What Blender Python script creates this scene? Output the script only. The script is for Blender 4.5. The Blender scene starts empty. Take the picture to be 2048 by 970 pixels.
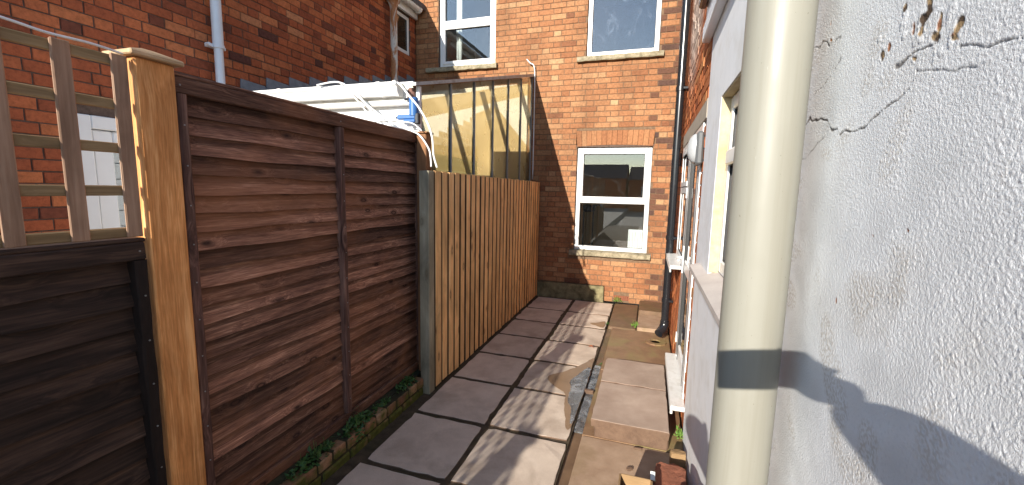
import bpy, math, random
import numpy as np
from mathutils import Vector, Matrix

random.seed(7)
RNG = np.random.default_rng(11)
SC = bpy.context.scene
COL = SC.collection

# ------------------------------------------------------------------ camera
CAMPOS = Vector((0.0, 0.0, 1.6))
yaw, pitch, roll, FPX = 0.314198, 0.127273, -0.0203428, 835.96
cy, sy, cp, sp, cr, sr = math.cos(yaw), math.sin(yaw), math.cos(pitch), math.sin(pitch), math.cos(roll), math.sin(roll)
FW = Vector((-sy * cp, cy * cp, -sp)); RT = Vector((cy, sy, 0)); DN = FW.cross(RT)
RT2 = RT * cr + DN * sr; DN2 = -RT * sr + DN * cr
cd = bpy.data.cameras.new('camera')
cd.sensor_fit = 'HORIZONTAL'; cd.sensor_width = 36.0; cd.lens = 36.0 * FPX / 2048.0
cd.clip_start = 0.01; cd.clip_end = 500
cam = bpy.data.objects.new('camera', cd); COL.objects.link(cam)
cam.matrix_world = Matrix(((RT2.x, -DN2.x, -FW.x, CAMPOS.x), (RT2.y, -DN2.y, -FW.y, CAMPOS.y),
                           (RT2.z, -DN2.z, -FW.z, CAMPOS.z), (0, 0, 0, 1)))
SC.camera = cam

# ------------------------------------------------------------------ world, sun, exposure
SUN_AZ, SUN_EL = math.radians(11.5), math.radians(20.6)      # light travels towards +Y, a little to +X
sdir = Vector((math.sin(SUN_AZ) * math.cos(SUN_EL), math.cos(SUN_AZ) * math.cos(SUN_EL), -math.sin(SUN_EL)))
W = bpy.data.worlds.new('World'); SC.world = W; W.use_nodes = True
wn = W.node_tree; wn.nodes.clear()
sky = wn.nodes.new('ShaderNodeTexSky'); sky.sky_type = 'NISHITA'; sky.sun_disc = False
sky.sun_elevation = SUN_EL; sky.sun_rotation = math.pi + SUN_AZ
sky.air_density = 1.0; sky.dust_density = 0.1; sky.ozone_density = 1.0
bg = wn.nodes.new('ShaderNodeBackground'); bg.inputs['Strength'].default_value = 0.145
wo = wn.nodes.new('ShaderNodeOutputWorld')
wn.links.new(sky.outputs[0], bg.inputs[0]); wn.links.new(bg.outputs[0], wo.inputs[0])
sl = bpy.data.lights.new('sun', 'SUN'); sl.energy = 4.6; sl.angle = math.radians(0.4); sl.color = (1.0, 0.93, 0.82)
so = bpy.data.objects.new('sun', sl); COL.objects.link(so)
so.rotation_euler = sdir.to_track_quat('-Z', 'Y').to_euler(); so.location = (-3, -14, 9)
SC.view_settings.view_transform = 'Standard'; SC.view_settings.look = 'None'
SC.view_settings.exposure = 0.92; SC.view_settings.gamma = 1.0
SC.view_settings.use_curve_mapping = False
SC.cycles.max_bounces = 8; SC.cycles.diffuse_bounces = 4; SC.cycles.glossy_bounces = 4; SC.cycles.transparent_max_bounces = 14; SC.cycles.caustics_reflective = False; SC.cycles.caustics_refractive = False

# ------------------------------------------------------------------ helpers: objects
ORG = {}
def empty(name, loc):
    o = bpy.data.objects.new(name, None); COL.objects.link(o); o.location = loc
    o.empty_display_size = 0.1; ORG[o.name] = Vector(loc); return o
def tag(o, label=None, cat=None, group=None, kind=None):
    if label: o['label'] = label
    if cat: o['category'] = cat
    if group: o['group'] = group
    if kind: o['kind'] = kind
    return o
def thing(name, loc, label, cat, group=None):
    return tag(empty(name, loc), label, cat, group)
def raw(name, verts, faces, mat, parent=None, smooth=False, attr=None, loc=None):
    """verts in world coordinates; attr = per-face float list ('rnd')"""
    org = Vector((0, 0, 0))
    if parent is not None: org = ORG[parent.name]
    elif loc is not None: org = Vector(loc)
    me = bpy.data.meshes.new(name)
    V = np.asarray(verts, dtype=float).reshape(-1, 3) - np.array(org)
    me.from_pydata(V.tolist(), [], [tuple(f) for f in faces])
    if smooth: me.polygons.foreach_set('use_smooth', [True] * len(me.polygons))
    if attr is not None:
        a = me.attributes.new('rnd', 'FLOAT', 'FACE'); a.data.foreach_set('value', list(attr))
    if mat: me.materials.append(mat)
    me.update()
    o = bpy.data.objects.new(name, me); COL.objects.link(o)
    if parent is not None: o.parent = parent
    elif loc is not None: o.location = loc
    ORG[o.name] = org
    return o

class MB:
    def __init__(s): s.v = []; s.f = []; s.r = []
    def add(s, v, f, r=0.5):
        n = len(s.v); s.v += [tuple(p) for p in v]; s.f += [tuple(i + n for i in q) for q in f]; s.r += [r] * len(f); return s
    def box(s, x0, x1, y0, y1, z0, z1, r=0.5):
        v = [(x, y, z) for z in (z0, z1) for y in (y0, y1) for x in (x0, x1)]
        return s.add(v, [(0, 2, 3, 1), (4, 5, 7, 6), (0, 1, 5, 4), (2, 6, 7, 3), (0, 4, 6, 2), (1, 3, 7, 5)], r)
    def cbox(s, x0, x1, y0, y1, z0, z1, c=0.004, r=0.5, jit=0.0):
        """box with chamfered edges"""
        lo = (x0, y0, z0); hi = (x1, y1, z1)
        c = min(c, (x1 - x0) * .45, (y1 - y0) * .45, (z1 - z0) * .45)
        idx = {}; v = []
        for sx in (0, 1):
            for sy_ in (0, 1):
                for sz in (0, 1):
                    for ax in range(3):
                        p = [hi[k] - c if (sx, sy_, sz)[k] else lo[k] + c for k in range(3)]
                        p[ax] = hi[ax] if (sx, sy_, sz)[ax] else lo[ax]
                        if jit: p = [q + random.uniform(-jit, jit) for q in p]
                        idx[(sx, sy_, sz, ax)] = len(v); v.append(p)
        f = []
        def g(t, ax): return idx[(t[0], t[1], t[2], ax)]
        for ax in range(3):
            a, b = [(1, 2), (2, 0), (0, 1)][ax]
            for e in (0, 1):
                q = []
                for (p_, q_) in ((0, 0), (1, 0), (1, 1), (0, 1)):
                    t = [0, 0, 0]; t[ax] = e; t[a] = p_; t[b] = q_; q.append(g(t, ax))
                f.append(q if e else q[::-1])
        for ax in range(3):               # edge chamfers, edges running along ax
            a, b = [(1, 2), (2, 0), (0, 1)][ax]
            for p_ in (0, 1):
                for q_ in (0, 1):
                    t0 = [0, 0, 0]; t0[a] = p_; t0[b] = q_; t1 = list(t0); t1[ax] = 1
                    q = [g(t0, a), g(t1, a), g(t1, b), g(t0, b)]
                    f.append(q if p_ != q_ else q[::-1])
        for sx in (0, 1):
            for sy_ in (0, 1):
                for sz in (0, 1):
                    q = [g((sx, sy_, sz), k) for k in range(3)]
                    f.append(q if (sx + sy_ + sz) % 2 else q[::-1])
        return s.add(v, f, r)
    def tube(s, pts, rad, n=12, caps=True, r=0.5):
        pts = [Vector(p) for p in pts]; rs = rad if isinstance(rad, (list, tuple)) else [rad] * len(pts)
        v = []; f = []; up = None
        for i, p in enumerate(pts):
            d = (pts[min(i + 1, len(pts) - 1)] - pts[max(i - 1, 0)]).normalized()
            if up is None:
                up = Vector((0, 0, 1)) if abs(d.z) < .9 else Vector((1, 0, 0))
            a = d.cross(up).normalized(); b = a.cross(d).normalized(); up = b
            for k in range(n):
                t = 2 * math.pi * k / n
                v.append(p + a * math.cos(t) * rs[i] + b * math.sin(t) * rs[i])
        for i in range(len(pts) - 1):
            for k in range(n):
                k2 = (k + 1) % n
                f.append((i * n + k, (i + 1) * n + k, (i + 1) * n + k2, i * n + k2))
        if caps:
            f.append(tuple(range(n))); f.append(tuple((len(pts) - 1) * n + k for k in range(n))[::-1])
        return s.add(v, f, r)
    def prism(s, poly, fn, d0, d1, r=0.5):
        """poly of (a,b), fn(a,b,d)->xyz, extruded from d0 to d1"""
        n = len(poly); v = [fn(a, b, d0) for a, b in poly] + [fn(a, b, d1) for a, b in poly]
        f = [tuple(range(n))[::-1], tuple(range(n, 2 * n))] + [(i, (i + 1) % n, n + (i + 1) % n, n + i) for i in range(n)]
        return s.add(v, f, r)
    def build(s, name, mat, parent=None, smooth=False, loc=None):
        return raw(name, s.v, s.f, mat, parent, smooth, s.r, loc)
def fixn(o):
    import bmesh
    bm = bmesh.new(); bm.from_mesh(o.data); bmesh.ops.recalc_face_normals(bm, faces=bm.faces); bm.to_mesh(o.data); bm.free(); return o
def autosmooth(o, ang=40):
    me = o.data
    me.polygons.foreach_set('use_smooth', [True] * len(me.polygons))
    try: me.set_sharp_from_angle(angle=math.radians(ang))
    except Exception: pass
    return o
def project(p):
    q = Vector(p) - CAMPOS; z = q.dot(FW)
    if z < 0.05: return None
    return (1024 + FPX * q.dot(RT2) / z, 485 + FPX * q.dot(DN2) / z, z)

# ------------------------------------------------------------------ helpers: materials
def newmat(name):
    m = bpy.data.materials.new(name); m.use_nodes = True; nt = m.node_tree
    return m, nt, nt.nodes['Principled BSDF']
def nd(nt, typ, **kw):
    n = nt.nodes.new(typ)
    for k, v in kw.items():
        if k.startswith('_'): setattr(n, k[1:], v)
        else:
            key = int(k[1:]) if k[0] == 'i' and k[1:].isdigit() else k.replace('__', ' ')
            if hasattr(v, 'is_linked'): nt.links.new(v, n.inputs[key])
            else: n.inputs[key].default_value = v
    return n
def ramp(nt, fac, stops, interp='LINEAR'):
    n = nt.nodes.new('ShaderNodeValToRGB'); cr_ = n.color_ramp; cr_.interpolation = interp
    while len(cr_.elements) < len(stops): cr_.elements.new(0.5)
    for e, (p, c) in zip(cr_.elements, stops):
        e.position = p; e.color = (c, c, c, 1) if isinstance(c, (int, float)) else (*c, 1)
    nt.links.new(fac, n.inputs[0]); return n.outputs[0]
def mix(nt, fac, a, b, mode='MIX'):
    n = nt.nodes.new('ShaderNodeMix'); n.data_type = 'RGBA'; n.blend_type = mode
    for i, v in ((0, fac), (6, a), (7, b)):
        if hasattr(v, 'is_linked'): nt.links.new(v, n.inputs[i])
        elif i == 0: n.inputs[0].default_value = v
        else: n.inputs[i].default_value = (*v, 1) if len(v) == 3 else v
    return n.outputs[2]
def math_(nt, op, a, b=0.0, c=None):
    n = nt.nodes.new('ShaderNodeMath'); n.operation = op
    for i, v in enumerate((a, b) if c is None else (a, b, c)):
        if hasattr(v, 'is_linked'): nt.links.new(v, n.inputs[i])
        else: n.inputs[i].default_value = v
    return n.outputs[0]
def noise(nt, vec, scale, detail=4, rough=.55, dist=0.0):
    n = nt.nodes.new('ShaderNodeTexNoise'); n.inputs['Scale'].default_value = scale; n.inputs['Detail'].default_value = detail
    n.inputs['Roughness'].default_value = rough; n.inputs['Distortion'].default_value = dist
    if vec is not None: nt.links.new(vec, n.inputs['Vector'])
    return n.outputs['Fac']
def mapping(nt, vec, scale=(1, 1, 1), loc=(0, 0, 0)):
    n = nt.nodes.new('ShaderNodeMapping'); n.inputs['Scale'].default_value = scale; n.inputs['Location'].default_value = loc
    nt.links.new(vec, n.inputs['Vector']); return n.outputs[0]
def position(nt): return nt.nodes.new('ShaderNodeNewGeometry').outputs['Position']
def objrand(nt): return nt.nodes.new('ShaderNodeObjectInfo').outputs['Random']
def bump(nt, bs, h, strength=.3, dist=.005):
    n = nt.nodes.new('ShaderNodeBump'); n.inputs['Strength'].default_value = strength; n.inputs['Distance'].default_value = dist
    nt.links.new(h, n.inputs['Height']); nt.links.new(n.outputs[0], bs.inputs['Normal']); return n
def base(nt, bs, c, rough=None):
    if hasattr(c, 'is_linked'): nt.links.new(c, bs.inputs['Base Color'])
    else: bs.inputs['Base Color'].default_value = (*c, 1)
    if rough is not None:
        if hasattr(rough, 'is_linked'): nt.links.new(rough, bs.inputs['Roughness'])
        else: bs.inputs['Roughness'].default_value = rough

def m_brick(name, stops, dirt=0.35, dirtcol=(.03, .022, .018), effl=None, spec=.2, moss=None):
    m, nt, bs = newmat(name); P = position(nt)
    at = nt.nodes.new('ShaderNodeAttribute'); at.attribute_name = 'rnd'
    c = ramp(nt, at.outputs['Fac'], stops)
    n1 = noise(nt, P, 38, 5, .65, .3); n2 = noise(nt, P, 160, 3, .7); n3 = noise(nt, mapping(nt, P, (2.4, 2.4, 1.0)), 1.1, 5, .62, .4)
    c = mix(nt, 1.0, c, ramp(nt, n1, [(.25, .62), (.5, .98), (.75, 1.22)]), 'MULTIPLY')
    c = mix(nt, math_(nt, 'MULTIPLY', ramp(nt, n2, [(.58, 0.0), (.75, 1.0)]), .35), c, dirtcol)
    c = mix(nt, math_(nt, 'MULTIPLY', ramp(nt, n3, [(.45, 0.0), (.75, 1.0)]), dirt), c, dirtcol)
    if effl:      # pale lime bloom patch: (center, radius)
        d = nd(nt, 'ShaderNodeVectorMath', _operation='DISTANCE', i0=P, i1=effl[0]).outputs['Value']
        k = math_(nt, 'SUBTRACT', 1.0, math_(nt, 'DIVIDE', d, effl[1])); k = math_(nt, 'ADD', k, math_(nt, 'MULTIPLY', n1, .8))
        c = mix(nt, math_(nt, 'MULTIPLY', ramp(nt, k, [(.55, 0.0), (1.0, 1.0)]), .75), c, (.62, .55, .48))
    if moss:
        sep = nd(nt, 'ShaderNodeSeparateXYZ', i0=P).outputs['Z']
        k = math_(nt, 'SUBTRACT', math_(nt, 'ADD', noise(nt, P, 12, 4), moss[0]), math_(nt, 'MULTIPLY', sep, moss[1]))
        c = mix(nt, ramp(nt, k, [(.5, 0.0), (.72, 1.0)]), c, mix(nt, noise(nt, P, 30, 3), (.035, .035, .012), (.16, .17, .035)))
    base(nt, bs, c, .88); bs.inputs['Specular IOR Level'].default_value = spec
    bump(nt, bs, math_(nt, 'ADD', n1, math_(nt, 'MULTIPLY', n2, .5)), .55, .006)
    return m
def m_mottle(name, a, b, scale=20, rough=.85, bmp=.3, bdist=.004, fine=150, stain=None, spec=.3, obj=0.0, grit=.3):
    m, nt, bs = newmat(name); P = position(nt)
    n1 = noise(nt, P, scale, 6, .6, .2); n2 = noise(nt, P, fine, 3, .7)
    f = math_(nt, 'ADD', math_(nt, 'MULTIPLY', n1, 1 - grit), math_(nt, 'MULTIPLY', n2, grit))
    c = mix(nt, ramp(nt, f, [(.32, 0.0), (.68, 1.0)]), a, b)
    if stain:
        c = mix(nt, math_(nt, 'MULTIPLY', ramp(nt, noise(nt, P, stain[1], 5, .6, .4), [(.48, 0.0), (.66, 1.0)]), stain[2]), c, stain[0])
    if obj:
        c = mix(nt, 1.0, c, ramp(nt, objrand(nt), [(0, 1 - obj), (1, 1 + obj)]), 'MULTIPLY')
    base(nt, bs, c, rough); bs.inputs['Specular IOR Level'].default_value = spec
    bump(nt, bs, f, bmp, bdist); return m
def m_plain(name, c, rough=.4, spec=.5, var=.06, metal=0.0, dirt=None):
    m, nt, bs = newmat(name); P = position(nt)
    n = noise(nt, P, 9, 5, .6)
    k = mix(nt, 1.0, c, ramp(nt, n, [(.3, 1 - var), (.7, 1 + var)]), 'MULTIPLY')
    if dirt: k = mix(nt, math_(nt, 'MULTIPLY', ramp(nt, noise(nt, P, dirt[1], 6, .65, .5), [(.5, 0.0), (.72, 1.0)]), dirt[2]), k, dirt[0])
    base(nt, bs, k, rough); bs.inputs['Specular IOR Level'].default_value = spec; bs.inputs['Metallic'].default_value = metal
    return m
def m_wood(name, axis, stops, knot=(.03, .012, .008), knots=1.0, rough=.75, vary=.3, weather=None, fine=1.0, spec=.25, bmp=.35, kscale=1.0, hf=.3, lip=0.0):
    m, nt, bs = newmat(name)
    oc = nt.nodes.new('ShaderNodeTexCoord').outputs['Object']; r = objrand(nt)
    off = nd(nt, 'ShaderNodeVectorMath', _operation='SCALE', i0=(7.3, 5.1, 9.7), Scale=r).outputs[0]
    v = nd(nt, 'ShaderNodeVectorMath', _operation='ADD', i0=oc, i1=off).outputs[0]
    sc = [26 * fine] * 3; sc[axis] = 1.3 * fine
    ks = [9.0 * kscale] * 3; ks[axis] = 4.0 * kscale
    kv = mapping(nt, v, tuple(ks))
    vor = nt.nodes.new('ShaderNodeTexVoronoi'); vor.inputs['Scale'].default_value = 1.0; nt.links.new(kv, vor.inputs['Vector'])
    kd = vor.outputs['Distance']
    warp = nd(nt, 'ShaderNodeVectorMath', _operation='SCALE', i0=(1, 1, 1), Scale=math_(nt, 'MULTIPLY', ramp(nt, kd, [(.0, 1.0), (.4, 0.0)]), .03)).outputs[0]
    gv = mapping(nt, nd(nt, 'ShaderNodeVectorMath', _operation='ADD', i0=v, i1=warp).outputs[0], tuple(sc))
    g1 = noise(nt, gv, 1.0, 7, .62, .8)
    g2 = noise(nt, gv, 5.0, 3, .6, .2)
    g = math_(nt, 'ADD', math_(nt, 'MULTIPLY', g1, 1 - hf), math_(nt, 'MULTIPLY', g2, hf))
    c = ramp(nt, g, stops)
    big = noise(nt, mapping(nt, v, tuple(2.2 if k == axis else 4.5 for k in range(3))), 1.0, 4, .6, .5)
    c = mix(nt, 1.0, c, ramp(nt, big, [(.3, .68), (.5, 1.0), (.72, 1.35)]), 'MULTIPLY')
    c = mix(nt, 1.0, c, ramp(nt, r, [(0, 1 - vary), (1, 1 + vary)]), 'MULTIPLY')
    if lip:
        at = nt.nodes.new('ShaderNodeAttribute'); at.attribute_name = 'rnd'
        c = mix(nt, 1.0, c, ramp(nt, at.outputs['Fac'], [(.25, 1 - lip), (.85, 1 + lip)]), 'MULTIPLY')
    if weather:
        c = mix(nt, math_(nt, 'MULTIPLY', ramp(nt, noise(nt, mapping(nt, oc, weather[1]), 1.0, 5, .6, .6), [(.45, 0.0), (.68, 1.0)]), weather[2]), c, weather[0])
    c = mix(nt, math_(nt, 'MULTIPLY', ramp(nt, kd, [(.0, .35), (.06, .5), (.085, 1.0), (.13, .45), (.2, 0.0)]), .85 * knots), c, knot)
    base(nt, bs, c, rough); bs.inputs['Specular IOR Level'].default_value = spec
    bump(nt, bs, g, bmp, .003); return m

# ------------------------------------------------------------------ materials
BACK_STOPS = [(0, (.08, .048, .04)), (.08, (.15, .07, .042)), (.22, (.25, .103, .049)), (.45, (.32, .142, .066)), (.7, (.36, .174, .083)), (.88, (.40, .22, .112)), (1, (.45, .295, .16))]
LEFT_STOPS = [(0, (.12, .046, .034)), (.2, (.27, .075, .036)), (.5, (.42, .112, .046)), (.8, (.51, .165, .066)), (1, (.56, .24, .115))]
RIGHT_STOPS = [(0, (.26, .075, .03)), (.4, (.40, .12, .045)), (.8, (.48, .165, .06)), (1, (.52, .24, .1))]
M = {}
M['brick_back'] = m_brick('weathered_orange_brick', BACK_STOPS, .42)
M['brick_left'] = m_brick('deep_red_brick', LEFT_STOPS, .3)
M['brick_right'] = m_brick('orange_brick', RIGHT_STOPS, .15, effl=((.3, 4.2, 3.25), .95))
M['brick_low'] = m_brick('mossy_brick', [(0, (.2, .1, .06)), (.5, (.33, .17, .09)), (1, (.42, .26, .15))], .3, moss=(.30, 2.6))
M['brick_rubble'] = m_brick('broken_red_brick', [(0, (.28, .10, .06)), (1, (.45, .17, .09))], .45, (.06, .045, .04))
M['mortar_back'] = m_mottle('sandy_mortar', (.12, .072, .043), (.22, .145, .09), 30, .95)
M['mortar_left'] = m_mottle('sooty_mortar', (.075, .05, .04), (.16, .11, .085), 30, .95)
M['mortar_right'] = m_mottle('dark_mortar', (.10, .06, .04), (.22, .15, .1), 30, .95)
M['mortar_low'] = m_mottle('damp_mossy_mortar', (.02, .02, .012), (.07, .065, .03), 22, .95)
M['stone'] = m_mottle('lichen_sandstone', (.22, .19, .12), (.46, .41, .27), 26, .95, .8, .01, 90, ((.10, .095, .045), 7, .7))
M['sill_stone'] = m_mottle('weathered_sill_stone', (.20, .17, .11), (.42, .36, .25), 30, .95, .6, .006, 120, ((.10, .085, .05), 12, .6))
M['plinth'] = m_mottle('mossy_sandstone_plinth', (.13, .11, .06), (.30, .26, .14), 14, .95, .9, .014, 70, ((.05, .05, .025), 6, .7))
M['upvc'] = m_plain('white_upvc', (.80, .80, .79), .28, .5, .02)
M['upvc_old'] = m_plain('aged_white_upvc', (.72, .71, .68), .35, .5, .05, 0, ((.35, .30, .22), 14, .35))
M['seal'] = m_plain('black_rubber_seal', (.02, .02, .02), .6)
M['soil_pipe'] = m_plain('cream_grey_soil_pipe', (.268, .262, .225), .42, .4, .03, 0, ((.30, .27, .19), 5, .22))
def m_pipe():
    m, nt, bs = newmat('cream_grey_soil_pipe'); P = position(nt)
    c = mix(nt, math_(nt, 'MULTIPLY', ramp(nt, noise(nt, mapping(nt, P, (26, 26, 1.1)), 1.0, 6, .65, .5), [(.48, 0.0), (.72, 1.0)]), .30), (.272, .265, .226), (.17, .15, .105))
    c = mix(nt, math_(nt, 'MULTIPLY', ramp(nt, noise(nt, mapping(nt, P, (60, 60, 9)), 1.0, 4, .7, 1.5), [(.70, 0.0), (.74, 1.0)]), .5), c, (.40, .39, .36))
    c = mix(nt, math_(nt, 'MULTIPLY', ramp(nt, noise(nt, P, 150, 2, .5), [(.74, 0.0), (.78, 1.0)]), .7), c, (.12, .10, .07))
    base(nt, bs, c, ramp(nt, noise(nt, P, 14, 5, .6), [(.3, .34), (.7, .52)])); bs.inputs['Specular IOR Level'].default_value = .4
    return m
M['soil_pipe'] = m_pipe()
M['black_pipe'] = m_plain('black_gloss_pipe', (.014, .015, .018), .22, .6, .1)
M['white_pipe'] = m_plain('white_downpipe', (.72, .75, .80), .3, .5, .03)
M['lead'] = m_mottle('grey_lead', (.13, .15, .18), (.24, .27, .31), 18, .6, .2, .003, 80, None, .4)
M['flash'] = m_mottle('pale_grey_flashing', (.30, .31, .31), (.50, .51, .50), 14, .5, .2, .003, 60, ((.16, .13, .1), 9, .6), .5)
M['alu'] = m_plain('grey_glazing_bar', (.26, .26, .25), .45, .5, .12)
M['slate'] = m_mottle('roof_slate', (.045, .045, .05), (.10, .10, .11), 6, .7, .4)
M['dark_fence'] = m_wood('dark_stained_fence', 1, [(.34, (.055, .025, .018)), (.45, (.125, .060, .041)), (.55, (.205, .102, .066)), (.66, (.36, .205, .138))],
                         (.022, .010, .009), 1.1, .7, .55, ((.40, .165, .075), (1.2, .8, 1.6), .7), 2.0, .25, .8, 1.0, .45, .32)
M['dark_fence_v'] = m_wood('dark_stained_batten', 2, [(.36, (.05, .026, .021)), (.5, (.13, .066, .052)), (.65, (.27, .16, .12))], (.015, .008, .007), .5, .75, .15)
M['black_fence'] = m_wood('blackened_fence', 1, [(.32, (.013, .009, .007)), (.46, (.036, .022, .017)), (.58, (.075, .044, .031)), (.7, (.14, .088, .062))],
                          (.008, .005, .004), .8, .75, .4)
M['black_fence_v'] = m_wood('blackened_batten', 2, [(.3, (.008, .006, .005)), (.6, (.02, .013, .011)), (.8, (.05, .035, .03))], (.008, .005, .004), .5, .8, .2)
M['new_post'] = m_wood('amber_softwood_post', 2, [(.34, (.38, .145, .040)), (.5, (.62, .265, .085)), (.64, (.80, .42, .17))], (.14, .05, .02), .8, .65, .06, None, 1.5, .3, .45, .5, .4)
M['cap'] = m_wood('pale_post_cap', 1, [(.25, (.46, .30, .16)), (.7, (.60, .42, .25))], (.3, .15, .06), .2, .6, .05)
M['board'] = m_wood('new_featheredge_board', 2, [(.3, (.62, .33, .135)), (.5, (.82, .49, .215)), (.7, (.88, .61, .31))], (.13, .05, .02), .9, .65, .14, None, 1.1, .3, .3, .9)
M['board_edge'] = m_wood('gap_shade_edge', 2, [(.3, (.07, .035, .018)), (.7, (.15, .075, .036))], (.04, .02, .01), .5, .85, .1)  # dark tone paints the shade in the gaps between boards
M['board_back'] = m_wood('shaded_backing_board', 2, [(.3, (.10, .05, .024)), (.7, (.18, .095, .045))], (.08, .03, .015), .5, .8, .1)  # tone darkened to paint the shade seen through the gaps
M['green_post'] = m_wood('treated_green_post', 2, [(.25, (.20, .18, .125)), (.5, (.29, .26, .185)), (.75, (.37, .34, .26))], (.12, .085, .045), .6, .8, .05)
M['brown_post'] = m_wood('brown_post', 2, [(.3, (.16, .075, .035)), (.7, (.30, .15, .07))], (.05, .02, .01), .5, .7, .1)
M['trellis_v'] = m_wood('trellis_upright', 2, [(.25, (.19, .11, .07)), (.5, (.33, .205, .135)), (.75, (.48, .34, .24))], (.05, .02, .01), .3, .8, .15)
M['trellis_h'] = m_wood('trellis_rail', 1, [(.25, (.13, .085, .045)), (.5, (.24, .165, .085)), (.75, (.38, .28, .16))], (.05, .02, .01), .3, .8, .15)
M['slab'] = m_mottle('pinkish_concrete_slab', (.45, .355, .28), (.70, .585, .475), 6, .82, .45, .004, 210, ((.30, .225, .17), 3.1, .5), .3, .10, .5)
M['slab_step'] = m_mottle('pink_step_slab', (.33, .235, .18), (.50, .385, .305), 4, .85, .3, .003, 200, ((.21, .14, .10), 2.4, .4), .3, .05)
M['concrete'] = m_mottle('reddish_concrete', (.28, .18, .115), (.43, .30, .205), 9, .8, .6, .006, 240, ((.20, .14, .06), 2.2, .6), .35)
M['concrete_dark'] = m_mottle('damp_brown_concrete', (.10, .055, .03), (.20, .12, .065), 8, .6, .5, .005, 200, ((.09, .075, .025), 3, .6), .5)
M['slab_edge'] = m_mottle('damp_dirty_slab_edge', (.10, .06, .04), (.19, .12, .08), 14, .8, .6, .005, 150)
M['concrete_damp'] = m_mottle('mossy_damp_concrete', (.16, .085, .042), (.30, .18, .10), 6, .55, .5, .005, 220, ((.22, .18, .07), 3.0, .8), .45)
M['wet'] = m_mottle('wet_brown_stain', (.20, .125, .07), (.28, .18, .105), 7, .35, .2, .002, 200, None, .5)
M['joint'] = m_mottle('dark_soil_joint', (.035, .025, .016), (.11, .08, .05), 16, .95, .8, .01, 120, ((.04, .042, .015), 5, .5))
M['yard'] = m_mottle('pale_yard_concrete', (.28, .25, .21), (.40, .37, .32), 2, .9, .3, .005, 60)
M['cream'] = m_mottle('cream_bare_render', (.44, .36, .22), (.60, .51, .34), 16, .9, .5, .005, 90, ((.38, .28, .14), 7, .5))
M['sill_cream'] = m_mottle('cream_painted_sill', (.50, .44, .40), (.62, .56, .51), 9, .8, .3, .003)
M['lintel'] = m_mottle('painted_stone_lintel', (.36, .31, .25), (.45, .395, .325), 10, .85, .2)
M['render_far'] = m_mottle('white_painted_render', (.78, .795, .82), (.86, .87, .89), 11, .85, .2, .003, 130, ((.56, .53, .47), 6, .3))
M['moss_stone'] = m_mottle('mossy_pale_stone', (.22, .22, .10), (.48, .49, .36), 30, .95, .9, .01, 100, ((.18, .17, .05), 14, .8))
M['ochre'] = m_wood('ochre_plywood', 0, [(.3, (.22, .135, .065)), (.7, (.33, .215, .11))], (.3, .15, .05), .2, .7, .05)
M['strip'] = m_wood('weathered_lath', 1, [(.3, (.30, .24, .13)), (.7, (.48, .40, .26))], (.2, .1, .05), .3, .8, .1)
M['blue'] = m_plain('blue_painted_steel', (.035, .13, .36), .4, .5, .15, 0, ((.02, .04, .1), 20, .5))
M['dark_metal'] = m_plain('dark_metal', (.02, .022, .03), .45)
M['cable'] = m_plain('white_cable', (.78, .78, .77), .4)
M['rust'] = None
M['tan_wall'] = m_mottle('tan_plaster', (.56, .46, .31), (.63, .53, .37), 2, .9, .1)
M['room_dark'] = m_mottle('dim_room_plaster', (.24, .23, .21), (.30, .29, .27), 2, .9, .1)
M['carpet'] = m_mottle('brown_carpet', (.52, .43, .30), (.60, .50, .36), 40, .95)
M['curtain'] = m_plain('white_curtain', (.74, .74, .72), .9, .1, .05)
M['tan_board'] = m_mottle('tan_boarding', (.50, .36, .19), (.60, .44, .25), 5, .85, .1)
M['pale_green'] = m_mottle('pale_green_board', (.42, .46, .32), (.52, .55, .40), 8, .85, .1)
M['white_paint'] = m_plain('white_paint', (.8, .8, .78), .6)
M['grey_plastic'] = m_plain('grey_plastic', (.11, .115, .12), .35)
M['diffuser'] = m_plain('opal_diffuser', (.36, .37, .38), .25)
M['leaf'] = None
def m_rust():
    m, nt, bs = newmat('flaking_white_paint_over_rust'); P = position(nt)
    n = noise(nt, mapping(nt, P, (9, 9, 2.6)), 1.0, 6, .65, .7)
    c = mix(nt, ramp(nt, n, [(.47, 0.0), (.56, 1.0)]), (.60, .57, .52), mix(nt, noise(nt, P, 40), (.22, .085, .03), (.50, .22, .09)))
    base(nt, bs, c, .7); bump(nt, bs, n, .4, .004); return m
M['rust'] = m_rust()
def m_leaf(name, a, b):
    m, nt, bs = newmat(name); P = position(nt)
    at = nt.nodes.new('ShaderNodeAttribute'); at.attribute_name = 'rnd'
    base(nt, bs, mix(nt, at.outputs['Fac'], a, b), .5)
    tr = nd(nt, 'ShaderNodeBsdfTranslucent'); nt.links.new(mix(nt, at.outputs['Fac'], a, b), tr.inputs[0])
    mx = nt.nodes.new('ShaderNodeMixShader'); mx.inputs[0].default_value = .25
    nt.links.new(bs.outputs[0], mx.inputs[1]); nt.links.new(tr.outputs[0], mx.inputs[2])
    nt.links.new(mx.outputs[0], nt.nodes['Material Output'].inputs[0]); return m
M['leaf'] = m_leaf('weed_leaf', (.030, .085, .020), (.11, .22, .05))
M['leaf_bright'] = m_leaf('bright_weed_leaf', (.10, .22, .03), (.25, .38, .08))
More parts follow.
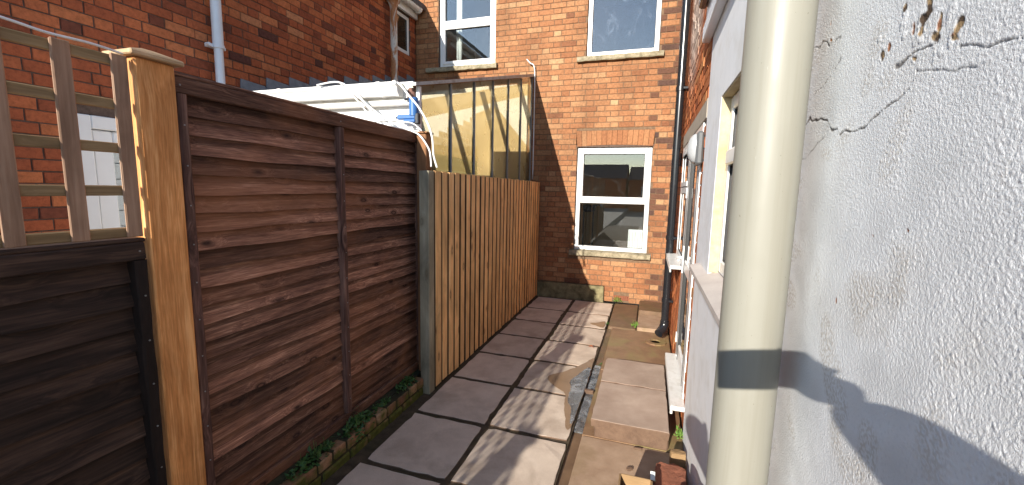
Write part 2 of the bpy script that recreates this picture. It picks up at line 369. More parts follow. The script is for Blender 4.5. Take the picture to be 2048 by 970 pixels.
def m_glass(name, tint=(.92, .95, .95), haze=.06, hazecol=(.6, .65, .7), boost=1.7, rough=.0):
    m, nt, bs = newmat(name); P = position(nt); nt.nodes.remove(bs)
    tr = nd(nt, 'ShaderNodeBsdfTransparent'); tr.inputs[0].default_value = (*tint, 1)
    gl = nd(nt, 'ShaderNodeBsdfGlossy'); gl.inputs['Roughness'].default_value = rough; gl.inputs[0].default_value = (1, 1, 1, 1)
    fr = nt.nodes.new('ShaderNodeFresnel'); fr.inputs[0].default_value = 1.5
    mx = nt.nodes.new('ShaderNodeMixShader'); nt.links.new(math_(nt, 'MULTIPLY', fr.outputs[0], boost), mx.inputs[0])
    nt.links.new(tr.outputs[0], mx.inputs[1]); nt.links.new(gl.outputs[0], mx.inputs[2])
    df = nd(nt, 'ShaderNodeBsdfDiffuse'); df.inputs[0].default_value = (*hazecol, 1)
    mx2 = nt.nodes.new('ShaderNodeMixShader')
    n = noise(nt, mapping(nt, P, (3, 3, 2)), 3, 5, .65, 1.2)
    nt.links.new(math_(nt, 'ADD', math_(nt, 'MULTIPLY', ramp(nt, n, [(.56, 0.0), (.74, 1.0)]), haze * 3), haze * .35), mx2.inputs[0])
    nt.links.new(mx.outputs[0], mx2.inputs[1]); nt.links.new(df.outputs[0], mx2.inputs[2])
    nt.links.new(mx2.outputs[0], nt.nodes['Material Output'].inputs[0]); return m
M['glass'] = m_glass('window_glass', haze=.006, boost=2.4)
M['glass_hazy'] = m_glass('hazy_window_glass', (.8, .88, .95), .03, (.5, .58, .72), 2.4)
def m_sheet(name, clear, col, spec=.4, lines=True, tint=(.95, .93, .86), obscure=False):
    m, nt, bs = newmat(name); P = position(nt)
    n = noise(nt, P, 4, 4, .6, .4)
    c = mix(nt, n, tuple(k * .82 for k in col), col)
    base(nt, bs, c, .3); bs.inputs['Specular IOR Level'].default_value = spec
    tl = nd(nt, 'ShaderNodeBsdfTranslucent'); nt.links.new(c, tl.inputs[0])
    tp = nd(nt, 'ShaderNodeBsdfRefraction' if obscure else 'ShaderNodeBsdfTransparent'); tp.inputs[0].default_value = (*tint, 1)
    if obscure: tp.inputs['Roughness'].default_value = .10; tp.inputs['IOR'].default_value = 1.03
    a = nt.nodes.new('ShaderNodeMixShader'); a.inputs[0].default_value = .82
    nt.links.new(bs.outputs[0], a.inputs[1]); nt.links.new(tl.outputs[0], a.inputs[2])
    b = nt.nodes.new('ShaderNodeMixShader'); b.inputs[0].default_value = clear
    nt.links.new(a.outputs[0], b.inputs[1]); nt.links.new(tp.outputs[0], b.inputs[2])
    nt.links.new(b.outputs[0], nt.nodes['Material Output'].inputs[0])
    if lines:
        wv = nt.nodes.new('ShaderNodeTexWave'); wv.bands_direction = 'Z'; wv.inputs['Scale'].default_value = 26; wv.inputs['Distortion'].default_value = .6
        nt.links.new(P, wv.inputs['Vector']); bump(nt, bs, wv.outputs['Fac'], .35, .004)
    return m
M['sheet'] = m_sheet('yellowed_plastic_sheet', .72, (.95, .92, .83), .4, True, (.99, .96, .88), True)
M['shade_sheet'] = m_sheet('tan_shade_sheet', .86, (.94, .84, .66), .3, False, (.965, .87, .69))  # tan tone stands in for shadow on the glazing
M['green_sheet'] = m_sheet('pale_green_plastic_sheet', .75, (.74, .80, .58), .3, False, (.92, .94, .86))
M['roof_sheet'] = m_sheet('clear_roof_sheet', .95, (.7, .68, .6), .4, False)
def m_water():
    m, nt, bs = newmat('shallow_water'); P = position(nt); nt.nodes.remove(bs)
    tr = nd(nt, 'ShaderNodeBsdfTransparent'); tr.inputs[0].default_value = (.80, .74, .66, 1)
    gl = nd(nt, 'ShaderNodeBsdfGlossy'); gl.inputs['Roughness'].default_value = .06
    n = noise(nt, P, 75, 4, .65, .6)
    b = nt.nodes.new('ShaderNodeBump'); b.inputs['Strength'].default_value = .35; b.inputs['Distance'].default_value = .004; nt.links.new(n, b.inputs['Height']); nt.links.new(b.outputs[0], gl.inputs['Normal'])
    fr = nt.nodes.new('ShaderNodeFresnel'); fr.inputs[0].default_value = 1.4; nt.links.new(b.outputs[0], fr.inputs['Normal'])
    mx = nt.nodes.new('ShaderNodeMixShader'); k = math_(nt, 'MULTIPLY', fr.outputs[0], 1.6)
    nt.links.new(math_(nt, 'MULTIPLY', k, ramp(nt, noise(nt, P, 11, 4, .6, .5), [(.3, .35), (.6, 1.0)])), mx.inputs[0])
    nt.links.new(tr.outputs[0], mx.inputs[1]); nt.links.new(gl.outputs[0], mx.inputs[2])
    df = nd(nt, 'ShaderNodeBsdfDiffuse'); df.inputs[0].default_value = (.62, .64, .66, 1)      # pale diffuse patches painting the bright reflection on the water
    m2 = nt.nodes.new('ShaderNodeMixShader'); nt.links.new(ramp(nt, noise(nt, P, 9, 5, .6, .8), [(.35, .05), (.5, .18), (.66, .42)]), m2.inputs[0])
    nt.links.new(mx.outputs[0], m2.inputs[1]); nt.links.new(df.outputs[0], m2.inputs[2]); nt.links.new(m2.outputs[0], nt.nodes['Material Output'].inputs[0]); return m
M['water'] = m_water()

# ------------------------------------------------------------------ ground
g = MB(); g.box(-150, 150, -150, 150, -.35, -.30)
tag(g.build('ground', M['yard']), kind='structure')
g = MB(); g.box(-9, -1.83, -30, 6.0, -.29, -.02)
tag(g.build('neighbour_yard', M['yard']), kind='structure')

# patio: soil bed with paving slabs and concrete strip
pb = MB(); pb.box(-1.80, .34, -8, 6.08, -.28, -.045); pb.box(-1.60, -.40, -8, 6.045, -.044, -.009)
patio = tag(pb.build('patio', M['joint']), kind='structure')

def slab_mesh(x0, x1, y0, y1, z0, z1, n=9, jit=.0045, edge=.006, sag=.0015, seed=0):
    rg = random.Random(seed); v = []; f = []
    xs = [x0 + (x1 - x0) * i / n for i in range(n + 1)]; ys = [y0 + (y1 - y0) * i / n for i in range(n + 1)]
    def ring(z, off, jj):
        idx = []
        P = [(xs[i], ys[0]) for i in range(n)] + [(xs[n], ys[i]) for i in range(n)] + [(xs[i], ys[n]) for i in range(n, 0, -1)] + [(xs[0], ys[i]) for i in range(n, 0, -1)]
        cx, cyy = (x0 + x1) / 2, (y0 + y1) / 2
        for k, (x, y) in enumerate(P):
            ox = -off if x > x1 - 1e-6 else (off if x < x0 + 1e-6 else 0); oy = -off if y > y1 - 1e-6 else (off if y < y0 + 1e-6 else 0)
            corner = (k % n == 0)
            e = jj[k] * (1.6 if corner else 1)
            idx.append(len(v)); v.append((x + ox + (e if x < cx else -e) * (abs(ox) > 0 or off == 0), y + oy + (e if y < cyy else -e) * (abs(oy) > 0 or off == 0), z + rg.uniform(-sag, sag)))
        return idx
    jj = [abs(rg.gauss(0, jit)) for _ in range(4 * n)]
    a = ring(z0, .004, jj); b = ring(z1 - edge, .0005, jj); c = ring(z1 - edge * .3, edge * .35, jj); d = ring(z1, edge, jj)
    m = len(a)
    for p, q in ((a, b), (b, c), (c, d)):
        for k in range(m): f.append((p[k], p[(k + 1) % m], q[(k + 1) % m], q[k]))
    f.append(tuple(d))
    return v, f
def dirty_edges(o):
    me = o.data; me.materials.append(M['slab_edge']); m4 = (len(me.polygons) - 1) // 3
    for p in me.polygons: p.material_index = 1 if p.index < 2 * m4 else 0
SLY = [6.00, 5.375, 4.815, 4.245, 3.675, 3.09, 2.485, 1.90, 1.31, .72, .13, -.46, -1.05, -1.64]
k = 0
for i in range(len(SLY) - 1):
    y1, y0 = SLY[i], SLY[i + 1]
    for (x0, x1) in ((-1.512, -.982), (-.952, -.403)):
        xo = random.uniform(-.008, .008)
        if i == 0: x1 -= .0
        v, f = slab_mesh(x0 + xo, x1 + xo, y0 + .011 + random.uniform(0, .006), y1 - .011 - random.uniform(0, .006), -.042, random.uniform(-.0012, .0012), seed=k); k += 1
        o = raw('paving_slab', v, f, M['slab'], patio); dirty_edges(o)
# concrete strip along the house, with the drainage channel beside the slabs
cs = MB(); cs.cbox(-.335, .298, -8, 2.62, -.05, -.012, .008)
o = cs.build('concrete_strip', M['concrete'], patio)
cs = MB(); cs.cbox(-.335, .298, 2.626, 3.70, -.05, -.012, .002)
cs.build('concrete_strip', M['concrete_damp'], patio)
cs = MB(); cs.cbox(-.335, .298, 3.704, 4.93, -.05, -.006, .008)
cs.build('concrete_strip', M['concrete_damp'], patio)
cs = MB(); cs.cbox(-.385, -.06, 4.936, 6.03, -.05, .004, .012, jit=.003)
cs.build('concrete_pad', M['concrete_dark'], patio)
cs = MB(); cs.cbox(-.052, .29, 4.936, 5.50, -.05, .030, .014, jit=.004)
cs.build('concrete_pad', M['concrete'], patio)
cs = MB(); cs.cbox(-.052, .29, 5.506, 6.06, -.05, .075, .016, jit=.005)
cs.build('concrete_pad', M['concrete_dark'], patio)
ch = MB(); ch.box(-.40, -.335, -8, 4.93, -.044, -.030)
ch.build('drain_channel', M['concrete_dark'], patio)
# wet stain and puddle on the slabs and channel
def blob(pts, z, name, mat, parent, sub=6):
    P = [Vector((a, b)) for a, b in pts]; out = []
    n = len(P)
    for i in range(n):
        p0, p1, p2, p3 = P[i - 1], P[i], P[(i + 1) % n], P[(i + 2) % n]
        for s in range(sub):
            t = s / sub
            q = .5 * ((2 * p1) + (-p0 + p2) * t + (2 * p0 - 5 * p1 + 4 * p2 - p3) * t * t + (-p0 + 3 * p1 - 3 * p2 + p3) * t ** 3)
            out.append((q.x + random.uniform(-.004, .004), q.y + random.uniform(-.004, .004)))
    m = MB(); m.prism(out, lambda a, b, d: (a, b, d), z, z + .0015)
    return fixn(m.build(name, mat, parent))
blob([(-.42, 3.90), (-.50, 3.72), (-.62, 3.52), (-.74, 3.36), (-.66, 3.22), (-.55, 3.12), (-.52, 2.95), (-.48, 2.78), (-.44, 2.62), (-.41, 2.72), (-.41, 3.2), (-.41, 3.7)], .0045, 'wet_stain', M['wet'], patio)
blob([(-.415, 3.66), (-.46, 3.62), (-.51, 3.46), (-.545, 3.34), (-.52, 3.22), (-.505, 3.02), (-.455, 2.88), (-.43, 2.70), (-.412, 2.78), (-.410, 3.1), (-.410, 3.4)], .0066, 'puddle', M['water'], patio)
pw = MB(); pw.box(-.398, -.337, 2.66, 3.80, -.029, -.019)
pw.build('channel_water', M['water'], patio)
pw = MB(); pw.cbox(-.43, -.336, 3.215, 3.25, -.026, .009, .005, jit=.003)
pw.build('kerb_stub', M['slab_edge'], patio)
blob([(-.43, 5.10), (-.52, 5.02), (-.60, 4.97), (-.52, 4.90), (-.43, 4.86)], .0045, 'wet_stain', M['wet'], patio)

# ------------------------------------------------------------------ brick walls
def wall_cells(us, zs, holes):
    cells = []
    ub = sorted(set([us[0], us[1]] + [min(max(h[k], us[0]), us[1]) for h in holes for k in (0, 1)]))
    zb = sorted(set([zs[0], zs[1]] + [min(max(h[k], zs[0]), zs[1]) for h in holes for k in (2, 3)]))
    for i in range(len(ub) - 1):
        for j in range(len(zb) - 1):
            cu, cz = (ub[i] + ub[i + 1]) / 2, (zb[j] + zb[j + 1]) / 2
            if not any(h[0] < cu < h[1] and h[2] < cz < h[3] for h in holes): cells.append((ub[i], ub[i + 1], zb[j], zb[j + 1]))
    return cells
def brick_geo(u0, u1, z0, z1, fn, jd=.0022, c=.0035):
    d = random.uniform(-jd, jd); j = lambda s=.0012: random.uniform(-s, s); ty = random.uniform(-.0016, .0016)
    v = []
    for (dd, ins) in ((-.05, 0), (-c + d, 0), (d, c)):
        for (u, z) in ((u0 + ins, z0 + ins), (u1 - ins, z0 + ins), (u1 - ins, z1 - ins), (u0 + ins, z1 - ins)):
            if dd > -.04: v.append(fn(u + j(), z + j(.0015), dd + (ty if u > (u0 + u1) / 2 else -ty)))
            else: v.append(fn(u, z, dd))
    f = [(8, 9, 10, 11)]
    for a in (0, 4):
        for k in range(4): f.append((a + k, a + (k + 1) % 4, a + 4 + (k + 1) % 4, a + 4 + k))
    return v, f
def lay_bricks(us, zs, holes, bond='flemish', z_off=0.0, uoff=0.0):
    out = []; row = 0; z = zs[0] + z_off
    while z < zs[1] - .02:
        z0, z1 = z + .004, min(z + .071, zs[1])
        if bond == 'flemish':
            seq = [.215, .1025]; u = us[0] - .34 + uoff + (.16875 if row % 2 else 0)
        else:
            seq = [.215]; u = us[0] - .34 + (.1125 if row % 2 else 0)
        k = 0
        u += random.uniform(-.012, .012)
        while u < us[1]:
            L = seq[k % len(seq)] + random.uniform(-.004, .004)
            if bond == 'mixed' and random.random() < .25: L = .1025
            spans = [(max(u, us[0]), min(u + L, us[1]))]
            for h in holes:
                if h[2] < z1 - .012 and h[3] > z0 + .012:
                    ns = []
                    for a, b in spans:
                        if h[1] <= a or h[0] >= b: ns.append((a, b))
                        else:
                            if h[0] - a > .02: ns.append((a, h[0]))
                            if b - h[1] > .02: ns.append((h[1], b))
                    spans = ns
            for a, b in spans:
                if b - a > .02:
                    zz0, zz1 = z0, z1
                    for h in holes:           # trim courses the opening only nips
                        if h[0] < b and h[1] > a:
                            if zz0 < h[3] < zz1: zz0 = h[3]
                            if zz0 < h[2] < zz1: zz1 = h[2]
                    if zz1 - zz0 > .015: out.append((a, b, zz0, zz1))
            u += L + .008; k += 1
        z += .075; row += 1
    return out
def make_wall(thing_o, name, us, zs, holes, fn, flip, mortar, brickm, visible, thick=.22, bond='flemish', rndfn=None, bricks_z=None, extra=()):
    m = MB()
    for (a, b, c, d) in wall_cells(us, zs, holes):
        m.prism([(a, c), (b, c), (b, d), (a, d)], fn, -thick, -.007)
    w = fixn(m.build(name, mortar, thing_o))
    bz = bricks_z or zs
    L = list(lay_bricks(us, bz, holes, bond)); recs = []
    for (a, b, c, d) in L:
        p = project(fn((a + b) / 2, (c + d) / 2, 0)); s = 0
        if p and -20 < p[0] < 2068 and -20 < p[1] < 990 and visible(p[0], p[1]):
            q = [project(fn(*t, 0)) for t in ((a, c), (b, c), (b, d), (a, d))]
            if all(q): s = abs(sum(q[i][0] * q[(i + 1) % 4][1] - q[(i + 1) % 4][0] * q[i][1] for i in range(4))) / 2
        recs.append((s, a, b, c, d))
    recs.sort(key=lambda t: -t[0])
    room = 300 - len(extra)
    rest = MB(); n = 0
    for s, a, b, c, d in recs:
        v, f = brick_geo(a, b, c, d, fn)
        if flip: f = [q[::-1] for q in f]
        r = rndfn(a, b, c, d) if rndfn else random.random()
        if n < room and s > 0: raw('brick', v, f, brickm, w, attr=[r] * len(f)); n += 1
        else: rest.add(v, f, r)
    for poly in extra:
        mb = MB(); mb.prism(poly[0], fn, -.05, random.uniform(-.002, .001), poly[1]); fixn(mb.build('brick', brickm, w))
    if rest.v: tag(rest.build('brick_courses', brickm, w), kind='stuff')
    return w

fnB = lambda u, z, d: (u, 6.10 - d, z)
fnL = lambda u, z, d: (-3.64 + d, u, z)
fnR = lambda u, z, d: (.305 - d, u, z)

# ---- rear brick house (faces the camera)
house = thing('brick_house', (-1.2, 6.1, 0), 'sunlit orange brick house closing the end of the alley', 'house')
WINS = {'low': (-1.03, .005, .735, 2.215), 'up': (-.955, .008, 3.45, 4.95), 'left': (-3.245, -2.305, 3.455, 4.98)}
holesB = [WINS['low'], WINS['up'], WINS['left'], (-1.60, -.552, -.2, .225), (-1.044, .019, 2.215, 2.44),
          (-1.085, .06, .655, .735), (-1.075, .07, 3.37, 3.45), (-3.44, -2.262, 3.375, 3.455), (-.415, -.20, .03, .10)]
arch = []
na = 15
for i in range(na):
    t0, t1 = i / na, (i + 1) / na
    b0, b1 = -1.03 + 1.035 * t0, -1.03 + 1.035 * t1; a0, a1 = -1.046 + 1.067 * t0, -1.046 + 1.067 * t1
    sag = lambda t: .022 * (1 - (2 * t - 1) ** 2)
    arch.append(([(b0 + .002, 2.220 + sag(t0)), (b1 - .002, 2.220 + sag(t1)), (a1 - .002, 2.438), (a0 + .002, 2.438)], random.uniform(.35, .55) if random.random() < .75 else random.uniform(.6, .8)))
def rB(a, b, c, d):
    r = random.triangular(.22, .98, .58)
    u = (a + b) / 2
    if u > -.02 and b - a > .03 and random.random() < .32: r = random.uniform(0, .12)      # dark burnt headers by the corner
    if random.random() < .025: r = random.uniform(.05, .2)
    return r
visB = lambda x, y: (x > 1066 and y < 610 and not (x < 1084 and y > 362)) or (y < 155 and x > 835)
make_wall(house, 'wall', (-3.64, .302), (0, 5.02), holesB, fnB, True, M['mortar_back'], M['brick_back'], visB, rndfn=rB, extra=arch)
# plinth stone
pl = MB(); pl.cbox(-1.60, -.555, 6.045, 6.2, -.2, .222, .012, jit=.005); pl.build('stone_plinth', M['plinth'], house)
# air brick with its grid of holes
ab = MB()
ab.box(-.41, -.205, 6.125, 6.15, .035, .095); 
for i in range(8): ab.box(-.413 + i * .0295, -.405 + i * .0295, 6.10, 6.13, .032, .098)
for j in range(4): ab.box(-.413, -.2, 6.103, 6.13, .032 + j * .0195, .039 + j * .0195)
ab.build('air_brick', M['brick_rubble'], house)
def sill_mesh(x0, x1, z0, z1, yf, yb, seed):
    rg = random.Random(seed); n = 16; v = []; f = []
    for i in range(n + 1):
        x = x0 + (x1 - x0) * i / n; j = lambda s: rg.uniform(-s, s)
        v += [(x, yf + .006 + j(.004), z0 + j(.004)), (x, yf + j(.004), z0 + .012 + j(.004)), (x, yf + .004 + j(.004), z1 - .018 + j(.004)), (x, yf + .02 + j(.003), z1 - .008 + j(.003)), (x, yb, z1), (x, yb, z0)]
    for i in range(n):
        for k2 in range(6): f.append((i * 6 + k2, i * 6 + (k2 + 1) % 6, (i + 1) * 6 + (k2 + 1) % 6, (i + 1) * 6 + k2))
    f.append(tuple(range(6))); f.append(tuple(n * 6 + k2 for k2 in range(6)))
    return v, f
def window_y(parent, w, yface, transom=None, opener='top', glass='glass', old=False, sill=None):
    """white casement facing -Y at y=yface; returns the window part"""
    x0, x1, z0, z1 = w; fr = M['upvc']; B = .058
    m = MB(); yb = yface + .065
    m.cbox(x0, x0 + B, yface, yb, z0, z1, .006); m.cbox(x1 - B, x1, yface, yb, z0, z1, .006)
    m.cbox(x0 + B, x1 - B, yface, yb, z0, z0 + B, .006); m.cbox(x0 + B, x1 - B, yface, yb, z1 - B, z1, .006)
    if transom: m.cbox(x0 + B, x1 - B, yface, yb, transom - .03, transom + .03, .006)
    win = m.build('window', fr, parent)
    lights = [(z0 + B, (transom - .03) if transom else z1 - B)] + ([(transom + .03, z1 - B)] if transom else [])
    for i, (a, b) in enumerate(lights):
        ins = 0.0
        if transom and ((opener == 'top' and i == 1) or (opener == 'both')):
            s = MB(); t = .045; ox0, ox1, oa, ob = x0 + B - .012, x1 - B + .012, a - .012, b + .012
            s.cbox(ox0, ox0 + t, yface - .014, yface + .05, oa, ob, .007); s.cbox(ox1 - t, ox1, yface - .014, yface + .05, oa, ob, .007)
            s.cbox(ox0 + t, ox1 - t, yface - .014, yface + .05, oa, oa + t, .007); s.cbox(ox0 + t, ox1 - t, yface - .014, yface + .05, ob - t, ob, .007)
            s.build('sash', fr, win); ins = t - .012
        xa, xb, za, zb = x0 + B + ins, x1 - B - ins, a + ins, b - ins
        q = MB(); g_ = .006
        q.box(xa, xa + g_, yface + .014, yface + .03, za, zb); q.box(xb - g_, xb, yface + .014, yface + .03, za, zb)
        q.box(xa + g_, xb - g_, yface + .014, yface + .03, za, za + g_); q.box(xa + g_, xb - g_, yface + .014, yface + .03, zb - g_, zb)
        q.build('seal', M['seal'], win)
        p = MB(); p.box(xa + g_, xb - g_, yface + .022, yface + .026, za + g_, zb - g_); p.build('pane', M[glass], win)
    if sill:
        v, f = sill_mesh(sill[0], sill[1], sill[2], sill[3], 6.10 - sill[4], 6.12 + .06, int(sill[0] * 1000))
        fixn(raw('sill', v, f, M['sill_stone'], win))
    return win
def reveal(parent, w, depth=.075):
    x0, x1, z0, z1 = w; m = MB()
    m.box(x0 - .03, x0 + .002, 6.108, 6.30, z0, z1); m.box(x1 - .002, x1 + .03, 6.108, 6.30, z0, z1)
    m.box(x0 - .03, x1 + .03, 6.108, 6.30, z1 - .002, z1 + .03)
    m.build('reveal', M['mortar_left'], parent)
window_y(house, (WINS['low'][0] + .006, WINS['low'][1] - .006, WINS['low'][2], WINS['low'][3] - .006), 6.145, 1.452, 'top', 'glass', sill=(-1.082, .057, .655, .733, .055))
window_y(house, (WINS['up'][0] + .006, WINS['up'][1] - .006, WINS['up'][2], WINS['up'][3]), 6.145, 4.62, 'none', 'glass_hazy', sill=(-1.072, .067, 3.37, 3.448, .06))
window_y(house, (WINS['left'][0] + .006, WINS['left'][1] - .006, WINS['left'][2], WINS['left'][3]), 6.145, 4.075, 'both', 'glass', sill=(-3.438, -2.264, 3.375, 3.453, .065))
for w in WINS.values(): reveal(house, w)
# rooms behind the windows
def room(x0, x1, y0, y1, z0, z1, mat, floor):
    m = MB(); t = .05
    m.box(x0, x1, y1, y1 + t, z0, z1); m.box(x0 - t, x0, y0, y1, z0, z1); m.box(x1, x1 + t, y0, y1, z0, z1); m.box(x0, x1, y0, y1, z1, z1 + t)
    m.build('room_wall', mat, house)
    m = MB(); m.box(x0, x1, y0, y1, z0 - t, z0); m.build('room_floor', floor, house)
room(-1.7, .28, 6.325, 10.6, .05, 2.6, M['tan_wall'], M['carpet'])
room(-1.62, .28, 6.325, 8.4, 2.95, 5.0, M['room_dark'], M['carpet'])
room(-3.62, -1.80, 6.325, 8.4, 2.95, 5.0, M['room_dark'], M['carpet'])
# upper part of the house and its roof
m = MB(); m.box(-9, 5, 6.12, 6.30, 5.022, 6.4); m.box(-9, -3.67, 6.12, 6.3, -.2, 5.018); m.box(.58, 5, 6.12, 6.3, -.2, 5.018)
m.build('upper_wall', M['brick_back'], house)
m = MB()
m.prism([(6.0 - .25, 6.35), (10.2, 9.4), (14.6, 6.35), (14.6, 6.25), (10.2, 9.25), (5.75, 6.25)], lambda a, b, d: (d, a, b), -9, 5)
fixn(m.build('roof', M['slate'], house))
m = MB(); m.box(-9, 5, 5.66, 5.74, 6.2, 6.3); m.build('gutter', M['black_pipe'], house)

# things inside, seen through the glass
rad = thing('radiator', (-.16, 7.05, .1), 'white ribbed panel radiator seen through the lower window', 'radiator')
m = MB(); m.cbox(-.30, .24, 7.05, 7.10, .35, .985, .01); m.build('panel', M['white_paint'], rad)
m = MB()
for i in range(13): m.cbox(-.29 + i * .041, -.265 + i * .041, 7.035, 7.052, .38, .955, .006)
m.build('rib', M['white_paint'], rad)
for x in (-.27, .2):
    m = MB(); m.box(x, x + .02, 7.06, 7.08, .05, .36); m.build('leg', M['white_paint'], rad)
st = thing('black_stand', (-.97, 7.2, .05), 'black stand with flat head behind the lower window glass', 'stand')
for x in (-1.055, -.895):
    m = MB(); m.tube([(x, 7.2, .05), (x, 7.2, 1.26)], .011, 8); m.build('leg', M['dark_metal'], st)
m = MB(); m.cbox(-1.08, -.87, 7.15, 7.26, 1.24, 1.36, .03); m.build('head', M['dark_metal'], st)
m = MB(); m.cbox(-.99, -.76, 7.17, 7.24, 1.345, 1.362, .005); m.build('plate', M['dark_metal'], st)
for cx_, cw in ((-3.08, .10), (-2.42, .07)):
    m = MB(); n = 12; v = []; f = []
    for i in range(n + 1):
        x = cx_ + cw * i / n; y = 6.40 + .02 * math.sin(i * 1.9); v += [(x, y, 3.3), (x, y, 4.95), (x, y + .004, 4.95), (x, y + .004, 3.3)]
    for i in range(n):
        for q in range(4): f.append((i * 4 + q, i * 4 + (q + 1) % 4, i * 4 + 4 + (q + 1) % 4, i * 4 + 4 + q))
    c = raw('curtain', v, f, M['curtain'], loc=(cx_, 6.4, 3.3), smooth=True)
    tag(c, 'white curtain at the left side of the upper left window' if cw > .08 else 'narrow white curtain at the right side of the upper left window', 'curtain')

# ---- neighbour's brick wing on the left
wing = thing('neighbour_wing', (-3.64, 3.7, 0), 'deep red brick side wing of the neighbouring house behind the fence', 'house')
NW = (5.47, 5.93, 3.60, 4.16); ND = (1.80, 2.66, -.02, 2.045)
holesL = [NW, ND]
visL = lambda x, y: (y < 140 + .273 * (x - 343)) if x > 345 else (y < 490)
def rL(a, b, c, d): return min(1, max(0, random.gauss(.48, .22)))
make_wall(wing, 'wall', (1.25, 6.09), (0, 4.32), holesL, fnL, False, M['mortar_left'], M['brick_left'], visL, rndfn=rL, bricks_z=(.9, 4.32))
m = MB(); m.box(-7.2, -3.65, 1.25, 1.42, -.2, 4.3); m.box(-7.2, -7.0, 1.43, 6.1, -.2, 4.3); m.build('end_wall', M['brick_left'], wing)
m = MB(); m.prism([(-3.46, 4.30), (-5.3, 5.75), (-7.35, 4.30), (-7.35, 4.36), (-5.3, 5.83), (-3.46, 4.38)][::-1], lambda a, b, d: (a, d, b), 1.1, 6.085)
fixn(m.build('roof', M['slate'], wing))
m = MB()
m.prism([(-7.0, 4.3), (-3.7, 4.3), (-5.3, 5.72)], lambda a, b, d: (a, d, b), 1.27, 1.40); fixn(m.build('gable', M['brick_left'], wing))
# eaves: fascia and half round gutter with end stop
m = MB(); m.box(-3.62, -3.585, 1.2, 6.06, 4.17, 4.315); m.build('fascia', M['upvc_old'], wing)
m = MB(); pr = [(-3.525 + .055 * math.cos(t), 4.30 + .055 * math.sin(t)) for t in [math.pi + i * math.pi / 8 for i in range(9)]]
m.prism(pr, lambda a, b, d: (a, d, b), 1.2, 6.02); gt = fixn(m.build('gutter', M['upvc_old'], wing))
m = MB(); m.tube([(-3.525, 5.96, 4.292), (-3.525, 6.0, 4.292)], .062, 16); m.build('gutter_joint', M['upvc_old'], gt)
# window under the eaves
def window_x(parent, y0, y1, z0, z1, xf, sgn, B=.05, glass='glass', trans=None):
    """frame facing sgn*X at x=xf"""
    X = lambda d: xf - sgn * d
    def bx(m, d0, d1, a0, a1, c0, c1, c=.005): m.cbox(min(X(d0), X(d1)), max(X(d0), X(d1)), a0, a1, c0, c1, c)
    m = MB(); bx(m, 0, .06, y0, y0 + B, z0, z1); bx(m, 0, .06, y1 - B, y1, z0, z1); bx(m, 0, .06, y0 + B, y1 - B, z0, z0 + B); bx(m, 0, .06, y0 + B, y1 - B, z1 - B, z1)
    if trans: bx(m, 0, .06, y0 + B, y1 - B, trans - .03, trans + .03)
    w = m.build('window', M['upvc'], parent)
    for (a, b) in ([(z0 + B, trans - .03), (trans + .03, z1 - B)] if trans else [(z0 + B, z1 - B)]):
        q = MB(); bx(q, .008, .02, y0 + B, y0 + B + .006, a, b, .001); bx(q, .008, .02, y1 - B - .006, y1 - B, a, b, .001); bx(q, .008, .02, y0 + B + .006, y1 - B - .006, a, a + .006, .001); bx(q, .008, .02, y0 + B + .006, y1 - B - .006, b - .006, b, .001)
        q.build('seal', M['seal'], w)
        p = MB(); bx(p, .014, .018, y0 + B + .006, y1 - B - .006, a + .006, b - .006, .0005); p.build('pane', M[glass], w)
    return w
window_x(wing, 5.475, 5.925, 3.605, 4.155, -3.655, 1)
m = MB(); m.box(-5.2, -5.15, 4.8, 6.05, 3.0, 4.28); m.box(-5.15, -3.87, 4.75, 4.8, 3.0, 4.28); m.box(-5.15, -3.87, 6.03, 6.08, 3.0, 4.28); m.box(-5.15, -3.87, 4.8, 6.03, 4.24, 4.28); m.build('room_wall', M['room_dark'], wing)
# back door seen through the trellis
m = MB(); m.cbox(-3.70, -3.63, 1.80, 1.88, -.02, 2.04, .006); m.cbox(-3.70, -3.63, 2.58, 2.66, -.02, 2.04, .006); m.cbox(-3.70, -3.63, 1.88, 2.58, 1.95, 2.04, .006)
dr = m.build('door', M['upvc'], wing)
m = MB(); m.cbox(-3.69, -3.645, 1.885, 2.0, .0, 1.945, .008); m.cbox(-3.69, -3.645, 2.46, 2.575, .0, 1.945, .008); m.cbox(-3.69, -3.645, 2.0, 2.46, 1.80, 1.945, .008); m.cbox(-3.69, -3.645, 2.0, 2.46, .0, .95, .008)
m.build('door_leaf', M['upvc'], dr)
m = MB(); m.box(-3.675, -3.668, 2.0, 2.46, .95, 1.80); m.build('pane', M['glass_hazy'], dr)
m = MB()
for (a, b, c, d) in ((2.06, 2.072, .95, 1.8), (2.06, 2.25, 1.62, 1.635), (2.18, 2.192, 1.45, 1.62), (2.25, 2.262, 1.635, 1.72), (2.12, 2.30, 1.45, 1.462), (2.10, 2.11, 1.1, 1.45)): m.box(-3.667, -3.661, a, b, c, d)
m.build('leaded_strip', M['lead'], dr)
m = MB(); m.box(-4.6, -4.55, 1.5, 2.9, -.1, 2.2); m.box(-4.55, -3.87, 1.46, 1.5, -.1, 2.2); m.box(-4.55, -3.87, 2.9, 2.94, -.1, 2.2); m.build('room_wall', M['curtain'], wing)

